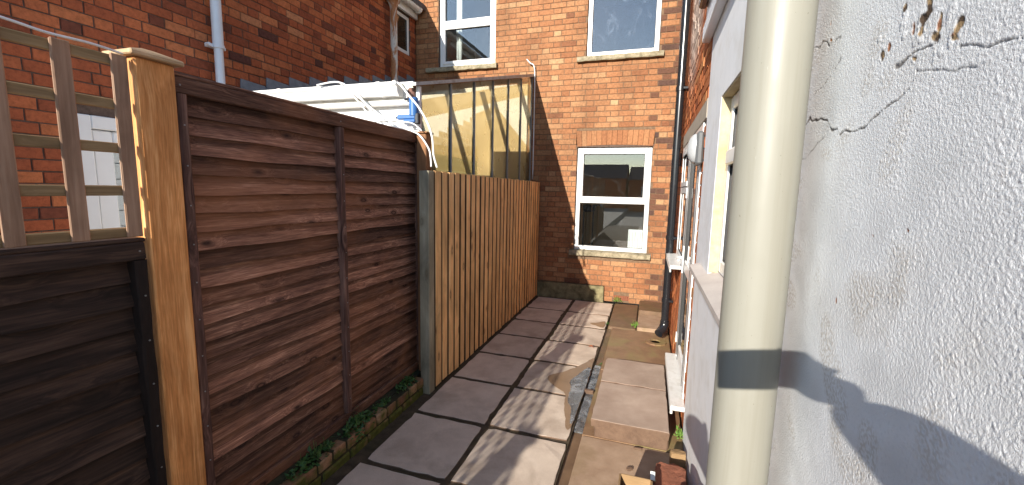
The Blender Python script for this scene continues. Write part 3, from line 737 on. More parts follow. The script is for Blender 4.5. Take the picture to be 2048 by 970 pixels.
# downpipes on the wing
p = thing('white_downpipe', (-3.575, 2.77, -.02), 'smooth white plastic downpipe on the left brick wing', 'downpipe')
m = MB(); m.tube([(-3.565, 2.77, -.02), (-3.565, 2.77, 2.78)], .034, 20); autosmooth(m.build('pipe', M['white_pipe'], p))
m = MB(); m.tube([(-3.565, 2.77, 2.74), (-3.565, 2.77, 2.80), (-3.565, 2.77, 4.28)], [.041, .041, .036], 20); autosmooth(m.build('pipe', M['white_pipe'], p))
m = MB(); m.tube([(-3.565, 2.77, 2.735), (-3.565, 2.77, 2.765)], .045, 20); m.box(-3.63, -3.57, 2.70, 2.84, 2.738, 2.762); m.tube([(-3.60, 2.69, 2.75), (-3.56, 2.69, 2.75)], .014, 10); m.build('clip', M['white_pipe'], p)
p = thing('rusty_downpipe', (-3.55, 5.36, 3.0), 'rusty cast iron downpipe with flaking white paint near the rear corner', 'downpipe')
m = MB(); m.tube([(-3.55, 5.36, 3.02), (-3.55, 5.36, 4.06), (-3.55, 5.36, 4.10), (-3.55, 5.36, 4.16)], [.048, .048, .056, .085], 20); autosmooth(m.build('pipe', M['rust'], p), 30)
m = MB(); m.tube([(-3.55, 5.36, 4.155), (-3.55, 5.36, 4.185)], [.092, .092], 20); autosmooth(m.build('collar', M['rust'], p), 30)

# ---- lean-to between the wing and the boundary
lt = thing('lean_to', (-2.7, 4.5, 0), 'lean-to with yellowed plastic side glazing and white boarded front', 'lean-to')
LX, LY0, LY1, RS = -1.72, 2.94, 6.09, .268
rz = lambda y: 2.385 + RS * (y - 2.93)
for i in range(7):
    y = LY0 + (LY1 - LY0) * i / 6
    m = MB(); m.cbox(LX - .024, LX + .008, y - .009, y + .009, .2, rz(y) - .02, .003); m.build('glazing_bar', M['alu'], lt)
for i in range(6):
    a = LY0 + (LY1 - LY0) * i / 6 + .009; b = LY0 + (LY1 - LY0) * (i + 1) / 6 - .009
    m = MB(); m.prism([(a, .2), (b, .2), (b, rz(b) - .022), (a, rz(a) - .022)], lambda y, z, d: (d, y, z), LX - .014, LX - .008)
    fixn(m.build('glazing_panel', M['sheet'], lt))
m = MB(); m.prism([(LY0 - .12, rz(LY0 - .12) - .012), (LY1, rz(LY1) - .012), (LY1, rz(LY1) + .03), (LY0 - .12, rz(LY0 - .12) + .012)], lambda y, z, d: (d, y, z), LX - .05, LX + .035)
fixn(m.build('verge_flashing', M['flash'], lt))
m = MB(); m.prism([(LY0 - .10, rz(LY0 - .10)), (LY1, rz(LY1)), (LY1, rz(LY1) + .008), (LY0 - .10, rz(LY0 - .10) + .008)], lambda y, z, d: (d, y, z), -3.62, LX - .052)
fixn(m.build('roof_sheet', M['roof_sheet'], lt))
for i in range(4):
    x = -3.3 + i * .45
    m = MB(); m.prism([(LY0, rz(LY0) - .08), (LY1, rz(LY1) - .08), (LY1, rz(LY1) - .004), (LY0, rz(LY0) - .004)], lambda y, z, d: (d, y, z), x, x + .04); fixn(m.build('rafter', M['brown_post'], lt))
m = MB(); m.prism([(3.02, 2.14), (6.06, 2.96), (6.06, 3.13), (3.02, 2.285)], lambda y, z, d: (d, y, z), LX - .050, LX - .043); fixn(m.build('side_shade_sheet', M['shade_sheet'], lt))
m = MB(); m.box(-3.60, LX - .06, 6.062, 6.085, .1, 3.12); m.build('added_bounce_lining', M['white_paint'], lt)  # added white surface that bounces sun back through the glazing
m = MB(); m.box(-2.70, LX - .075, 4.62, 4.65, .1, 2.70); m.build('added_bounce_partition', M['white_paint'], lt)  # added cross panel set in the sun to brighten the glazing
m = MB(); m.box(-3.60, LX - .06, 3.0, 6.06, -.019, .0); m.build('floor', M['yard'], lt)
# front: boards, fascia, gutter
for i in range(12):
    z0 = .30 + i * .165
    m = MB(); m.cbox(-3.62, -1.735, 2.935 + (.004 if i % 2 else 0), 2.965, z0, min(z0 + .158, 2.262), .008); m.build('cladding_board', M['upvc'], lt)
m = MB(); m.box(-3.62, -1.735, 2.966, 2.99, .25, 2.26); m.build('front_backing', M['seal'], lt)
m = MB(); m.cbox(-3.62, -1.765, 2.875, 2.932, 2.222, 2.262, .006); m.cbox(-3.62, -1.765, 2.91, 2.932, 2.263, 2.40, .004); m.build('fascia', M['upvc_old'], lt)
gp = [(2.905, 2.375), (2.905, 2.305), (2.89, 2.285), (2.845, 2.285), (2.822, 2.31), (2.812, 2.345), (2.80, 2.352), (2.80, 2.378)]
m = MB(); m.prism(gp, lambda y, z, d: (d, y, z), -3.60, -1.86); gt = fixn(m.build('gutter', M['upvc'], lt))
m = MB(); m.prism([(y + (y - 2.86) * .10, z + (z - 2.33) * .10) for y, z in gp], lambda y, z, d: (d, y, z), -1.872, -1.845); fixn(m.build('gutter_end', M['upvc_old'], gt))
for x in (-2.98, -2.02):
    m = MB(); m.prism([(y + (y - 2.86) * .08, z + (z - 2.33) * .08) for y, z in gp], lambda y, z, d: (d, y, z), x, x + .035); fixn(m.build('gutter_bracket', M['upvc'], gt))
m = MB(); m.cbox(-1.735, -1.705, 2.90, 2.932, 1.9, 2.36, .003); m.build('corner_trim', M['upvc'], lt)
m = MB(); m.cbox(-1.80, -1.742, 2.885, 2.93, 2.262, 2.345, .01, jit=.006); m.build('rotten_beam_end', M['dark_fence_v'], lt)
# stepped lead flashing against the brick wing
y = 3.02; n = 0
while y < 5.95:
    y2 = min(y + .30, 6.05)
    zt = .075 * math.ceil((rz(y2) + .05) / .075) + .0
    m = MB(); m.prism([(y - .015, rz(y) - .02), (y2 + .005, rz(y2) - .02), (y2 + .005, zt - .06), (y2 - .05, zt - .006), (y - .005, zt + .006)], lambda a, b, d: (-3.64 + d, a, b), .004, .012 + .004 * (n % 2))
    fixn(m.build('lead_flashing', M['lead'], lt)); y = y2 - .02; n += 1
# tan sheets painting a gable shadow, and a stored board, inside the glazing
gb = thing('gable_shadow_sheet', (-1.82, 4.7, 0), 'added tan sheet standing in for a pointed shadow on the lean-to glazing', 'sheeting')
outline = [(3.05, 2.00), (4.70, 2.555), (6.05, 2.30)]
def top(y):
    if y < 4.7: return 2.0 + (y - 3.05) / 1.65 * .555
    return 2.555 - (y - 4.7) / 1.35 * .32
z = .3; j = 0
while z < 2.55:
    z1 = z + .056
    ys_ = [yy / 50 for yy in range(int(3.05 * 50), int(4.12 * 50) + 1) if top(yy / 50) > z1]
    if ys_:
        m = MB(); m.cbox(-1.775, -1.768, ys_[0], 4.12, z, z1 - .003, .002); m.build('shade_lap_sheet', M['shade_sheet'], gb)
    z += .056
m = MB(); m.prism([(4.125, .3), (6.04, .3), (6.04, top(6.04)), (4.7, top(4.7)), (4.125, top(4.125))], lambda y_, z_, d: (d, y_, z_), -1.775, -1.768); fixn(m.build('panel', M['shade_sheet'], gb))  # added tan sheet standing in for the pointed shadow
pg = thing('pale_green_board', (-1.79, 3.6, .3), 'pale green board with ragged white top edge inside the lean-to', 'board')
m = MB(); m.cbox(-1.762, -1.755, 3.06, 4.15, .3, 1.885, .002); m.build('board', M['green_sheet'], pg)
tp = [(3.06 + 1.09 * i / 24, 1.93 + (.02 if i % 2 else 0) + random.uniform(0, .025) + .06 * i / 24) for i in range(25)]
m = MB(); m.prism([(3.06, 1.886)] + [(4.15, 1.886)] + tp[::-1], lambda y_, z_, d: (d, y_, z_), -1.762, -1.75); fixn(m.build('insulation', M['roof_sheet'], pg))
# blue clamp and white cables at the corner
bc = thing('blue_clamp', (-1.76, 2.85, 2.09), 'blue painted metal clamp hanging beside the white boarded front', 'clamp')
m = MB(); m.tube([(-1.725, 2.85, 2.13), (-1.725, 2.85, 2.262)], .034, 14); autosmooth(m.build('body', M['blue'], bc))
m = MB(); m.cbox(-1.86, -1.70, 2.825, 2.875, 2.105, 2.14, .008); m.cbox(-1.80, -1.70, 2.82, 2.88, 2.08, 2.106, .006); m.build('jaw', M['blue'], bc)
m = MB(); m.tube([(-1.88, 2.85, 2.122), (-1.83, 2.85, 2.122)], .008, 8); m.tube([(-1.80, 2.85, 2.255), (-1.70, 2.85, 2.262)], .010, 8); m.build('screw', M['dark_metal'], bc)
m = MB(); m.cbox(-1.715, -1.675, 2.83, 2.87, 2.07, 2.15, .006); m.build('handle', M['dark_metal'], bc)
def cable(name, pts, r, label):
    P = [Vector(p) for p in pts]; out = []
    for i in range(len(P) - 1):
        p0, p1, p2, p3 = P[max(i - 1, 0)], P[i], P[i + 1], P[min(i + 2, len(P) - 1)]
        for s in range(6):
            t = s / 6; out.append(.5 * ((2 * p1) + (-p0 + p2) * t + (2 * p0 - 5 * p1 + 4 * p2 - p3) * t * t + (-p0 + 3 * p1 - 3 * p2 + p3) * t ** 3))
    out.append(P[-1]); m = MB(); m.tube([q - P[0] for q in out], r, 7)
    o = raw(name, m.v, m.f, M['cable'], smooth=True); o.location = P[0]
    tag(o, label, 'cable', 'white cables'); return o
cable('cable', [(-2.543, 2.77, 2.38), (-2.339, 2.77, 2.392), (-2.201, 2.785, 2.315), (-2.084, 2.79, 2.209), (-1.921, 2.8, 2.099), (-1.762, 2.8, 2.03), (-1.652, 2.8, 1.985), (-1.569, 2.79, 1.888), (-1.545, 2.78, 1.82), (-1.54, 2.78, 1.75)], .0065, 'white cable drooping from gutter across to the brown fence post')
cable('cable', [(-2.302, 2.785, 2.385), (-2.142, 2.785, 2.255), (-2.023, 2.79, 2.143), (-1.856, 2.8, 2.094), (-1.702, 2.79, 2.068), (-1.622, 2.79, 2.011)], .0045, 'thin white cable sagging in front of the white boards')
cable('cable', [(-2.34, 2.79, 2.388), (-2.2, 2.79, 2.27), (-2.10, 2.8, 2.16), (-2.0, 2.81, 2.07), (-1.93, 2.81, 2.0)], .0045, 'thin white cable dropping behind the dark fence top')
cable('cable', [(-1.87, 2.83, 2.385), (-1.80, 2.80, 2.345), (-1.733, 2.79, 2.273), (-1.65, 2.79, 2.184), (-1.576, 2.79, 2.068), (-1.536, 2.79, 1.956), (-1.531, 2.80, 1.837), (-1.508, 2.81, 1.745)], .0075, 'thick white cable looping from gutter end to the pale board fence')
cable('cable', [(-1.70, .40, 2.06), (-1.70, .704, 2.035), (-1.70, .80, 2.026), (-1.70, .898, 2.028), (-1.71, .99, 2.024)], .004, 'white cable draped along the trellis top')
cable('cable', [(-1.80, 6.06, 3.46), (-1.745, 6.04, 3.40), (-1.69, 6.05, 3.36), (-1.675, 6.06, 3.2), (-1.672, 6.07, 2.6), (-1.672, 6.075, 1.75)], .008, 'white cable running down the brick at the lean-to corner')

# ------------------------------------------------------------------ fences
def lap_board(y0, y1, z0, h, xf, seed, n=30, lean=.024, th=.009):
    """one horizontal lap board; lower edge proud and wavy"""
    rg = random.Random(seed); ph = [rg.uniform(0, 6.28) for _ in range(4)]; v = []; f = []
    for i in range(n + 1):
        y = y0 + (y1 - y0) * i / n
        w = .0035 * math.sin(y * 5 + ph[0]) + .002 * math.sin(y * 13 + ph[1]) + rg.uniform(-.0006, .0006)
        b = .0022 * math.sin(y * 4 + ph[2])
        v += [(xf + lean + b, y, z0 + w), (xf + lean * .55 + b + .0015 * math.sin(y * 9 + ph[3]), y, z0 + h * .45), (xf + b, y, z0 + h),
              (xf - th * .5 + b, y, z0 + h), (xf + lean - th * 1.9 + b, y, z0 + w)]
    for i in range(n):
        for q in range(5): f.append((i * 5 + q, (i + 1) * 5 + q, (i + 1) * 5 + (q + 1) % 5, i * 5 + (q + 1) % 5))
    f += [(0, 1, 2, 3, 4), tuple(n * 5 + q for q in (4, 3, 2, 1, 0))]
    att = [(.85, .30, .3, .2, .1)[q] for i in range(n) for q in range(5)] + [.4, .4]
    return v, f, att
def fence_panel(y0, y1, z0, z1, hm, vm, nb, label, seed, battens=True, xf=-1.757):
    t = thing('lap_fence', (xf, (y0 + y1) / 2, z0), label, 'fence')
    top_h = .062
    H = (z1 - .06) - (z0 + .045)
    p = H / nb
    for i in range(nb):
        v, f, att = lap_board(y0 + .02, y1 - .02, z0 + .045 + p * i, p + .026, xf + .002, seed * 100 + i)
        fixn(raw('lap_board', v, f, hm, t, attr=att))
    m = MB(); m.cbox(xf + .022, xf + .048, y0, y1, z1 - top_h, z1, .004, jit=.0015); m.build('top_rail', hm, t)
    m = MB(); m.cbox(xf - .03, xf + .045, y0 - .004, y1 + .004, z1 + .001, z1 + .016, .004); m.build('capping', hm, t)
    m = MB(); m.cbox(xf + .024, xf + .048, y0, y1, z0, z0 + .062, .004, jit=.0015); m.build('bottom_rail', hm, t)
    ys_ = [y0 + .001, y1 - .041] + ([(y0 + y1) / 2 - .02] if battens else [])
    for i, yy in enumerate(ys_):
        n = 18; v = []; f = []; rg = random.Random(seed * 7 + i)
        za, zb = z0 + .063, z1 - top_h - .001
        for s in range(n + 1):
            zz = za + (zb - za) * s / n; j = lambda: rg.uniform(-.0022, .0022)
            v += [(xf + .012, yy + j(), zz), (xf + .052 + j(), yy + j(), zz), (xf + .056 + j(), yy + .006, zz), (xf + .056 + j(), yy + .031, zz), (xf + .052, yy + .038 + j(), zz), (xf + .012, yy + .038, zz)]
        for s in range(n):
            for q in range(6): f.append((s * 6 + q, s * 6 + (q + 1) % 6, s * 6 + 6 + (q + 1) % 6, s * 6 + 6 + q))
        f += [tuple(range(6)), tuple(n * 6 + q for q in range(6))]
        fixn(raw('batten', v, f, vm, t))
    for yy in (y0 + .02, (y0 + y1) / 2, y1 - .02):
        for i in range(1, nb, 2):
            if battens: m = MB(); m.tube([(xf + .055, yy, z0 + .08 + p * i), (xf + .0585, yy, z0 + .08 + p * i)], .003, 6); m.build('nail', M['alu'], t)
    # nail heads on rail and battens
    for yy in [y0 + .02, (y0 + y1) / 2, y1 - .02]:
        for zz in (z1 - .03, z0 + .03):
            m = MB(); m.tube([(xf + .046, yy, zz), (xf + .0495, yy, zz)], .0035, 6); m.build('nail', M['alu'], t)
    return t
fence_panel(1.1455, 2.925, .128, 1.995, M['dark_fence'], M['dark_fence_v'], 23, 'tall dark brown lap fence panel between the amber post and the lean-to', 3)
fence_panel(-.82, 1.005, .03, 1.385, M['black_fence'], M['black_fence_v'], 15, 'blackened low lap fence panel under the trellis at the near left', 5)
def trellis(y0, y1, z0, z1, label, grp=None):
    t = thing('trellis', (-1.73, (y0 + y1) / 2, z0), label, 'trellis', grp)
    ny = int(round((y1 - y0) / .151)); nz = 4
    for i in range(ny + 1):
        yy = y1 - .052 - (y1 - y0 - .052) * i / ny
        m = MB(); m.cbox(-1.7205, -1.7115, yy, yy + .047, z0 + .003, z1, .003, jit=.001); m.build('upright_slat', M['trellis_v'], t)
    for k_ in range(nz + 1):
        zz = z0 + .004 + (z1 - z0 - .042) * k_ / nz
        m = MB(); m.cbox(-1.7305, -1.7213, y0, y1, zz, zz + .034, .003, jit=.001); m.build('cross_slat', M['trellis_h'], t)
    return t
trellis(-.82, 1.008, 1.403, 2.02, 'square wooden trellis panel on top of the blackened fence')
def post(y0, y1, mat, cap, ztop, label, x0=-1.805, x1=-1.698, cname='fence_post'):
    t = thing(cname, ((x0 + x1) / 2, (y0 + y1) / 2, -.05), label, 'post')
    m = MB(); m.cbox(x0, x1, y0, y1, -.05, ztop, .005, jit=.0008); m.build('shaft', mat, t)
    if cap:
        m = MB(); e = .022; zc = ztop + .001
        m.cbox(x0 - e, x1 + e, y0 - e, y1 + e, zc, zc + .018, .004)
        cx_, cy_ = (x0 + x1) / 2, (y0 + y1) / 2; a = .02
        m.add([(x0 - e + .004, y0 - e + .004, zc + .0185), (x1 + e - .004, y0 - e + .004, zc + .0185), (x1 + e - .004, y1 + e - .004, zc + .0185), (x0 - e + .004, y1 + e - .004, zc + .0185),
               (cx_ - a, cy_ - a, zc + .040), (cx_ + a, cy_ - a, zc + .040), (cx_ + a, cy_ + a, zc + .040), (cx_ - a, cy_ + a, zc + .040)],
              [(0, 1, 5, 4), (1, 2, 6, 5), (2, 3, 7, 6), (3, 0, 4, 7), (4, 5, 6, 7)])
        m.build('cap', cap, t)
    return t
post(1.015, 1.145, M['new_post'], M['cap'], 2.025, 'tall amber softwood post with a flat cap beside the trellis')
post(2.842, 2.928, M['brown_post'], None, 2.0, 'short brown post at the far end of the tall dark fence', -1.70, -1.618)
m = MB(); m.cbox(-1.715, -1.603, 2.828, 2.936, 2.001, 2.014, .003); o = m.build('cap', M['brown_post'], bpy.data.objects['fence_post.001'])
post(2.752, 2.838, M['green_post'], None, 1.722, 'grey-green treated post at the near end of pale board fence', -1.628, -1.548)
# more of the same fence behind the photographer: it throws the lattice shadow on the slabs
for i, (ya, yb) in enumerate(((-2.76, -.955), (-4.70, -2.895))):
    fence_panel(ya, yb, .03, 1.385, M['black_fence'], M['black_fence_v'], 15, ['blackened lap fence panel just behind the photographer', 'blackened lap fence panel furthest behind the photographer'][i], 8 + i, False)
    trellis(ya, yb, 1.403, 2.02, ['trellis panel just behind the photographer', 'trellis panel furthest behind the photographer'][i])
    post(yb + .005, yb + .13, M['new_post'], M['cap'], 2.025, ['amber capped post behind the photographer, nearer one', 'amber capped post behind the photographer, further one'][i])
# pale vertical board fence
bf = thing('board_fence', (-1.56, 4.4, 0), 'new pale vertical board fence along the left of the slabs', 'fence')
ya, n = 2.845, 28; pitch_ = (6.035 - ya) / n
for i in range(n):
    y0 = ya + pitch_ * i; w = pitch_ - .034 + random.uniform(-.004, .004)
    if i == 0: w += .012
    zt = 1.722 - .0045 * (i * pitch_) + random.uniform(-.004, .004); zb_ = random.uniform(.004, .018)
    m = MB(); x_ = random.uniform(-.0015, .0015)
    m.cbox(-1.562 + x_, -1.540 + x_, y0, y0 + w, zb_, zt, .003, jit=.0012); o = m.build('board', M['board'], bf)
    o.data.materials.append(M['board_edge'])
    for fi in (2, 3): o.data.polygons[fi].material_index = 1  # side faces darkened as painted gap shade
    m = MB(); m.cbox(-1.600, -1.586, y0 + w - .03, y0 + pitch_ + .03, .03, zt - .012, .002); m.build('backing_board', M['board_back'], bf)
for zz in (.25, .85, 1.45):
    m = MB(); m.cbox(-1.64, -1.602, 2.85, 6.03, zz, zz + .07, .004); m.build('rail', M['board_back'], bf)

# low mossy brick wall under the dark fence
lw = thing('low_brick_wall', (-1.66, 1.9, -.04), 'low mossy brick wall two courses high under the dark fence', 'wall')
m = MB(); m.box(-1.80, -1.607, .4, 2.745, -.2, .118); m.box(-1.80, -1.66, .4, 2.95, -.2, .127); core = m.build('core', M['mortar_low'], lw)
for row, (za, zb) in enumerate(((-.03, .040), (.052, .120))):
    y = .4 - (.11 if row else 0)
    while y < 2.74:
        L = random.choice([.215, .215, .1025, .15]); a, b = max(y, .4), min(y + L, 2.748)
        if b - a > .03:
            m = MB(); xo = random.uniform(-.004, .004)
            m.cbox(-1.70, -1.598 + xo, a, b, za + random.uniform(-.002, .002), zb + random.uniform(-.003, .003), .008, random.random(), .003); m.build('brick', M['brick_low'], core)
        y += L + .012

# ------------------------------------------------------------------ weeds
def weed(name, c, rx, ry, h, n, size, mat, label, hang=0.0, seed=0):
    rg = random.Random(seed); m = MB()
    for i in range(n):
        a = rg.uniform(0, 6.28); d = math.sqrt(rg.random())
        bx_, by_ = c[0] + rx * d * math.cos(a), c[1] + ry * d * math.sin(a)
        bz_ = c[2] + h * (1 - d * d) * rg.uniform(.2, 1) - hang * max(0, math.cos(a)) * d * rg.random()
        s = size * rg.uniform(.6, 1.3); th = rg.uniform(0, 6.28); tilt = rg.uniform(.1, 1.0)
        ux, uy = math.cos(th), math.sin(th); L = Vector((ux * math.cos(tilt), uy * math.cos(tilt), math.sin(tilt) * rg.choice((1, 1, -.6)))); Wd = Vector((-uy, ux, rg.uniform(-.3, .3))).normalized()
        p = Vector((bx_, by_, bz_)); r = min(1, max(0, rg.gauss(.4, .25)))
        k_ = Vector((0, 0, .12 * s))
        m.add([p, p + L * s * .35 + Wd * s * .33 - k_, p + L * s * .75 + Wd * s * .24 - k_, p + L * s, p + L * s * .75 - Wd * s * .24 - k_, p + L * s * .35 - Wd * s * .33 - k_, p + L * s * .5 + k_ * .6],
              [(0, 1, 6), (1, 2, 6), (2, 3, 6), (3, 4, 6), (4, 5, 6), (5, 0, 6)], r)
    for i in range(n // 12):
        a = rg.uniform(0, 6.28); d = rg.random(); p = Vector((c[0] + rx * d * math.cos(a), c[1] + ry * d * math.sin(a), c[2] - .004)); hh = h * rg.uniform(.8, 2.0)
        b = Vector((rg.uniform(-.5, .9), rg.uniform(-.6, .6), 0)) * hh * .8; wv = Vector((-b.y, b.x, 0)).normalized() * .0022
        m.add([p - wv, p + wv, p + b * .35 + Vector((0, 0, hh * .7)) + wv * .7, p + b * .35 + Vector((0, 0, hh * .7)) - wv * .7, p + b + Vector((0, 0, hh * rg.uniform(.5, 1.0)))], [(0, 1, 2, 3), (3, 2, 4)], rg.uniform(.5, 1))
    t = thing(name, c, label, 'weed')
    m.build('foliage', mat, t)
    s = MB()
    for i in range(7):
        a = rg.uniform(0, 6.28); d = rg.random() * .8
        s.tube([c, (c[0] + rx * d * .5 * math.cos(a), c[1] + ry * d * .5 * math.sin(a), c[2] + h * .5), (c[0] + rx * d * math.cos(a), c[1] + ry * d * math.sin(a), c[2] + h * .7)], .0014, 5)
    s.build('stem', mat, t); return t
weed('weed', (-1.648, 1.66, .122), .035, .16, .06, 150, .030, M['leaf'], 'leafy weed clump on the low wall nearest the camera', .02, 1)
weed('weed', (-1.640, 2.02, .122), .045, .13, .08, 170, .031, M['leaf'], 'bushy weed spilling over the middle of the low brick wall', .09, 2)
weed('weed', (-1.650, 2.26, .122), .03, .10, .04, 60, .024, M['leaf'], 'thin weed patch right of the bushy weed on the low wall', .01, 3)
weed('weed', (-1.648, 2.58, .122), .035, .12, .07, 110, .030, M['leaf'], 'weed clump at the far end of low wall by the grey-green post', .02, 4)
weed('weed', (-.36, 6.065, .02), .07, .02, .07, 60, .022, M['leaf_bright'], 'bright green weeds growing at the air brick', 0, 5)
weed('weed', (-.075, 5.06, .0), .035, .05, .06, 50, .026, M['leaf_bright'], 'small bright weed between the concrete pads', 0, 6)
weed('weed', (.275, 2.79, .01), .018, .04, .07, 40, .024, M['leaf_bright'], 'small green weed under the end of the door threshold', 0, 7)
weed('weed', (-.395, 5.03, .0), .02, .05, .02, 22, .014, M['leaf'], 'tiny weed in the joint beside the far slabs', 0, 8)
weed('weed', (-.345, 3.83, -.02), .012, .03, .015, 18, .012, M['leaf'], 'tiny weed in the channel by the step', 0, 9)

# ------------------------------------------------------------------ right side: brick wing and rendered extension
rw = thing('brick_wing', (.305, 4.5, 0), 'orange brick side wing with white door on the right beyond the render', 'house')
holesR = [(2.99, 3.86, .10, 2.05), (3.86, 4.68, .93, 2.05), (2.86, 4.76, 2.05, 2.178)]
visR = lambda x, y: x < 1428 and y < 700
def rR(a, b, c, d): return min(1, max(0, random.gauss(.55, .25)))
make_wall(rw, 'wall', (2.83, 6.09), (0, 4.9), holesR, fnR, True, M['mortar_right'], M['brick_right'], visR, rndfn=rR, thick=.2)
m = MB(); m.box(.51, 4.5, 2.84, 3.0, 2.4, 4.9); m.build('end_wall', M['brick_right'], rw)
m = MB(); m.prism([(.18, 4.86), (2.3, 6.2), (4.7, 4.86), (4.7, 4.94), (2.3, 6.3), (.18, 4.94)], lambda a, b, d: (a, d, b), 2.7, 6.09); fixn(m.build('roof', M['slate'], rw))
m = MB(); m.cbox(.299, .40, 2.862, 4.758, 2.052, 2.176, .006); m.build('lintel', M['lintel'], rw)
# door with frame profiles, flush with the brick
m = MB()
m.cbox(.299, .36, 2.992, 3.052, .17, 2.048, .004); m.cbox(.299, .36, 3.80, 3.858, .17, 2.048, .004); m.cbox(.300, .36, 3.052, 3.80, 1.985, 2.048, .004)
dr = m.build('door', M['upvc'], rw)
m = MB(); m.cbox(.301, .35, 3.062, 3.165, .19, 1.975, .008); m.cbox(.301, .35, 3.685, 3.790, .19, 1.975, .008); m.cbox(.302, .35, 3.165, 3.685, 1.87, 1.975, .008); m.cbox(.302, .35, 3.165, 3.685, .19, .32, .008); m.cbox(.303, .35, 3.165, 3.685, .95, 1.05, .008)
m.build('door_leaf', M['upvc'], dr)
m = MB()
for yy in (3.0525, 3.159, 3.679, 3.791): m.box(.2985, .345, yy, yy + .009, .19, 1.975)
m.build('seal', M['seal'], dr)
for (a, b) in ((.32, .95), (1.05, 1.87)):
    m = MB(); m.box(.312, .318, 3.17, 3.68, a, b); m.build('pane', M['glass_hazy'], dr)
m = MB(); m.cbox(.288, .300, 3.70, 3.74, .93, 1.16, .004); m.tube([(.295, 3.72, 1.06), (.250, 3.72, 1.06), (.250, 3.60, 1.055)], .009, 8); m.build('handle', M['upvc'], dr)
for zz in (.30, 1.55):
    m = MB(); m.cbox(.287, .2985, 3.79, 3.83, zz, zz + .09, .005); m.build('hinge', M['upvc'], dr)
m = MB(); m.cbox(.215, .36, 2.872, 3.875, .135, .168, .006); m.cbox(.215, .232, 2.872, 3.875, .11, .134, .004); m.build('threshold', M['upvc_old'], dr)
# side light window
w = window_x(rw, 3.862, 4.676, .96, 2.046, .300, -1, .06, 'glass_hazy', 1.62)
m = MB(); m.cbox(.205, .36, 3.90, 4.72, .925, .957, .005); m.cbox(.205, .218, 3.90, 4.72, .895, .924, .004); m.build('sill', M['upvc_old'], w)
m = MB(); m.cbox(.294, .2995, 3.91, 4.63, 1.655, 1.70, .002); m.cbox(.294, .2995, 3.91, 4.63, 1.95, 1.995, .002); m.build('sash', M['upvc'], w)
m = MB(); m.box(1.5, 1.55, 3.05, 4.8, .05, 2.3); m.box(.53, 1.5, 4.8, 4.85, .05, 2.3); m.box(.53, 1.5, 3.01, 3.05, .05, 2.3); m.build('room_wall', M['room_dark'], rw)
m = MB(); m.box(.36, .5, 2.99, 4.68, 2.3, 2.35); m.build('room_head', M['room_dark'], rw)
# bulkhead lamp
bl = thing('bulkhead_lamp', (.295, 2.94, 1.87), 'white and grey bulkhead lamp on the wall above the door', 'lamp')
m = MB(); m.cbox(.258, .300, 2.872, 3.012, 1.775, 1.980, .012); m.build('base', M['grey_plastic'], bl)
v = []; f = []; n = 14
for i in range(6):
    t = i / 5; s = math.cos(t * math.pi / 2) ** .45 if t < 1 else .25
    for k_ in range(n):
        a = 2 * math.pi * k_ / n; q = (abs(math.cos(a)) ** 4 + abs(math.sin(a)) ** 4) ** -.25
        v.append((.257 - .048 * t, 2.942 + .060 * s * q * math.cos(a), 1.878 + .092 * s * q * math.sin(a)))
for i in range(5):
    for k_ in range(n): f.append((i * n + k_, i * n + (k_ + 1) % n, (i + 1) * n + (k_ + 1) % n, (i + 1) * n + k_))
f.append(tuple(5 * n + k_ for k_ in range(n)))
fixn(raw('diffuser', v, f, M['diffuser'], bl, True))
# black downpipe
bp = thing('black_downpipe', (.235, 4.72, .1), 'glossy black downpipe on the right wing near the far corner', 'downpipe')
m = MB(); m.tube([(.235, 4.72, .20), (.235, 4.72, 4.55), (.225, 4.74, 4.72), (.20, 4.78, 4.86)], .040, 20); autosmooth(m.build('pipe', M['black_pipe'], bp))
m = MB(); m.tube([(.235, 4.72, .21), (.235, 4.72, .17), (.222, 4.70, .13), (.195, 4.66, .10), (.175, 4.63, .085)], [.047, .047, .048, .047, .045], 20); autosmooth(m.build('shoe', M['black_pipe'], bp))
for zz in (.42, 1.10, 2.62):
    m = MB(); m.tube([(.235, 4.72, zz), (.235, 4.72, zz + .045)], .047, 20); m.cbox(.255, .306, 4.66, 4.78, zz + .01, zz + .035, .004); m.build('bracket', M['black_pipe'], bp)
wp = thing('overflow_pipe', (.29, 5.2, .45), 'small white overflow pipe stub low on the brick wing', 'pipe')
m = MB(); m.tube([(.31, 5.2, .45), (.262, 5.2, .45), (.248, 5.2, .44), (.243, 5.2, .41)], .016, 12); autosmooth(m.build('pipe', M['upvc_old'], wp))
m = MB(); m.tube([(.30, 5.2, .45), (.291, 5.2, .45)], .026, 12); m.build('flange', M['upvc_old'], wp)
vb = thing('vent_box', (.295, 4.95, 1.95), 'small grey box on the brick behind the black downpipe', 'vent')
m = MB(); m.cbox(.262, .30, 4.90, 5.02, 1.88, 2.02, .008); m.build('cover', M['grey_plastic'], vb)
m = MB()
for i in range(4): m.box(.257, .261, 4.91, 5.01, 1.895 + i * .03, 1.910 + i * .03)
m.build('louvre', M['dark_metal'], vb)

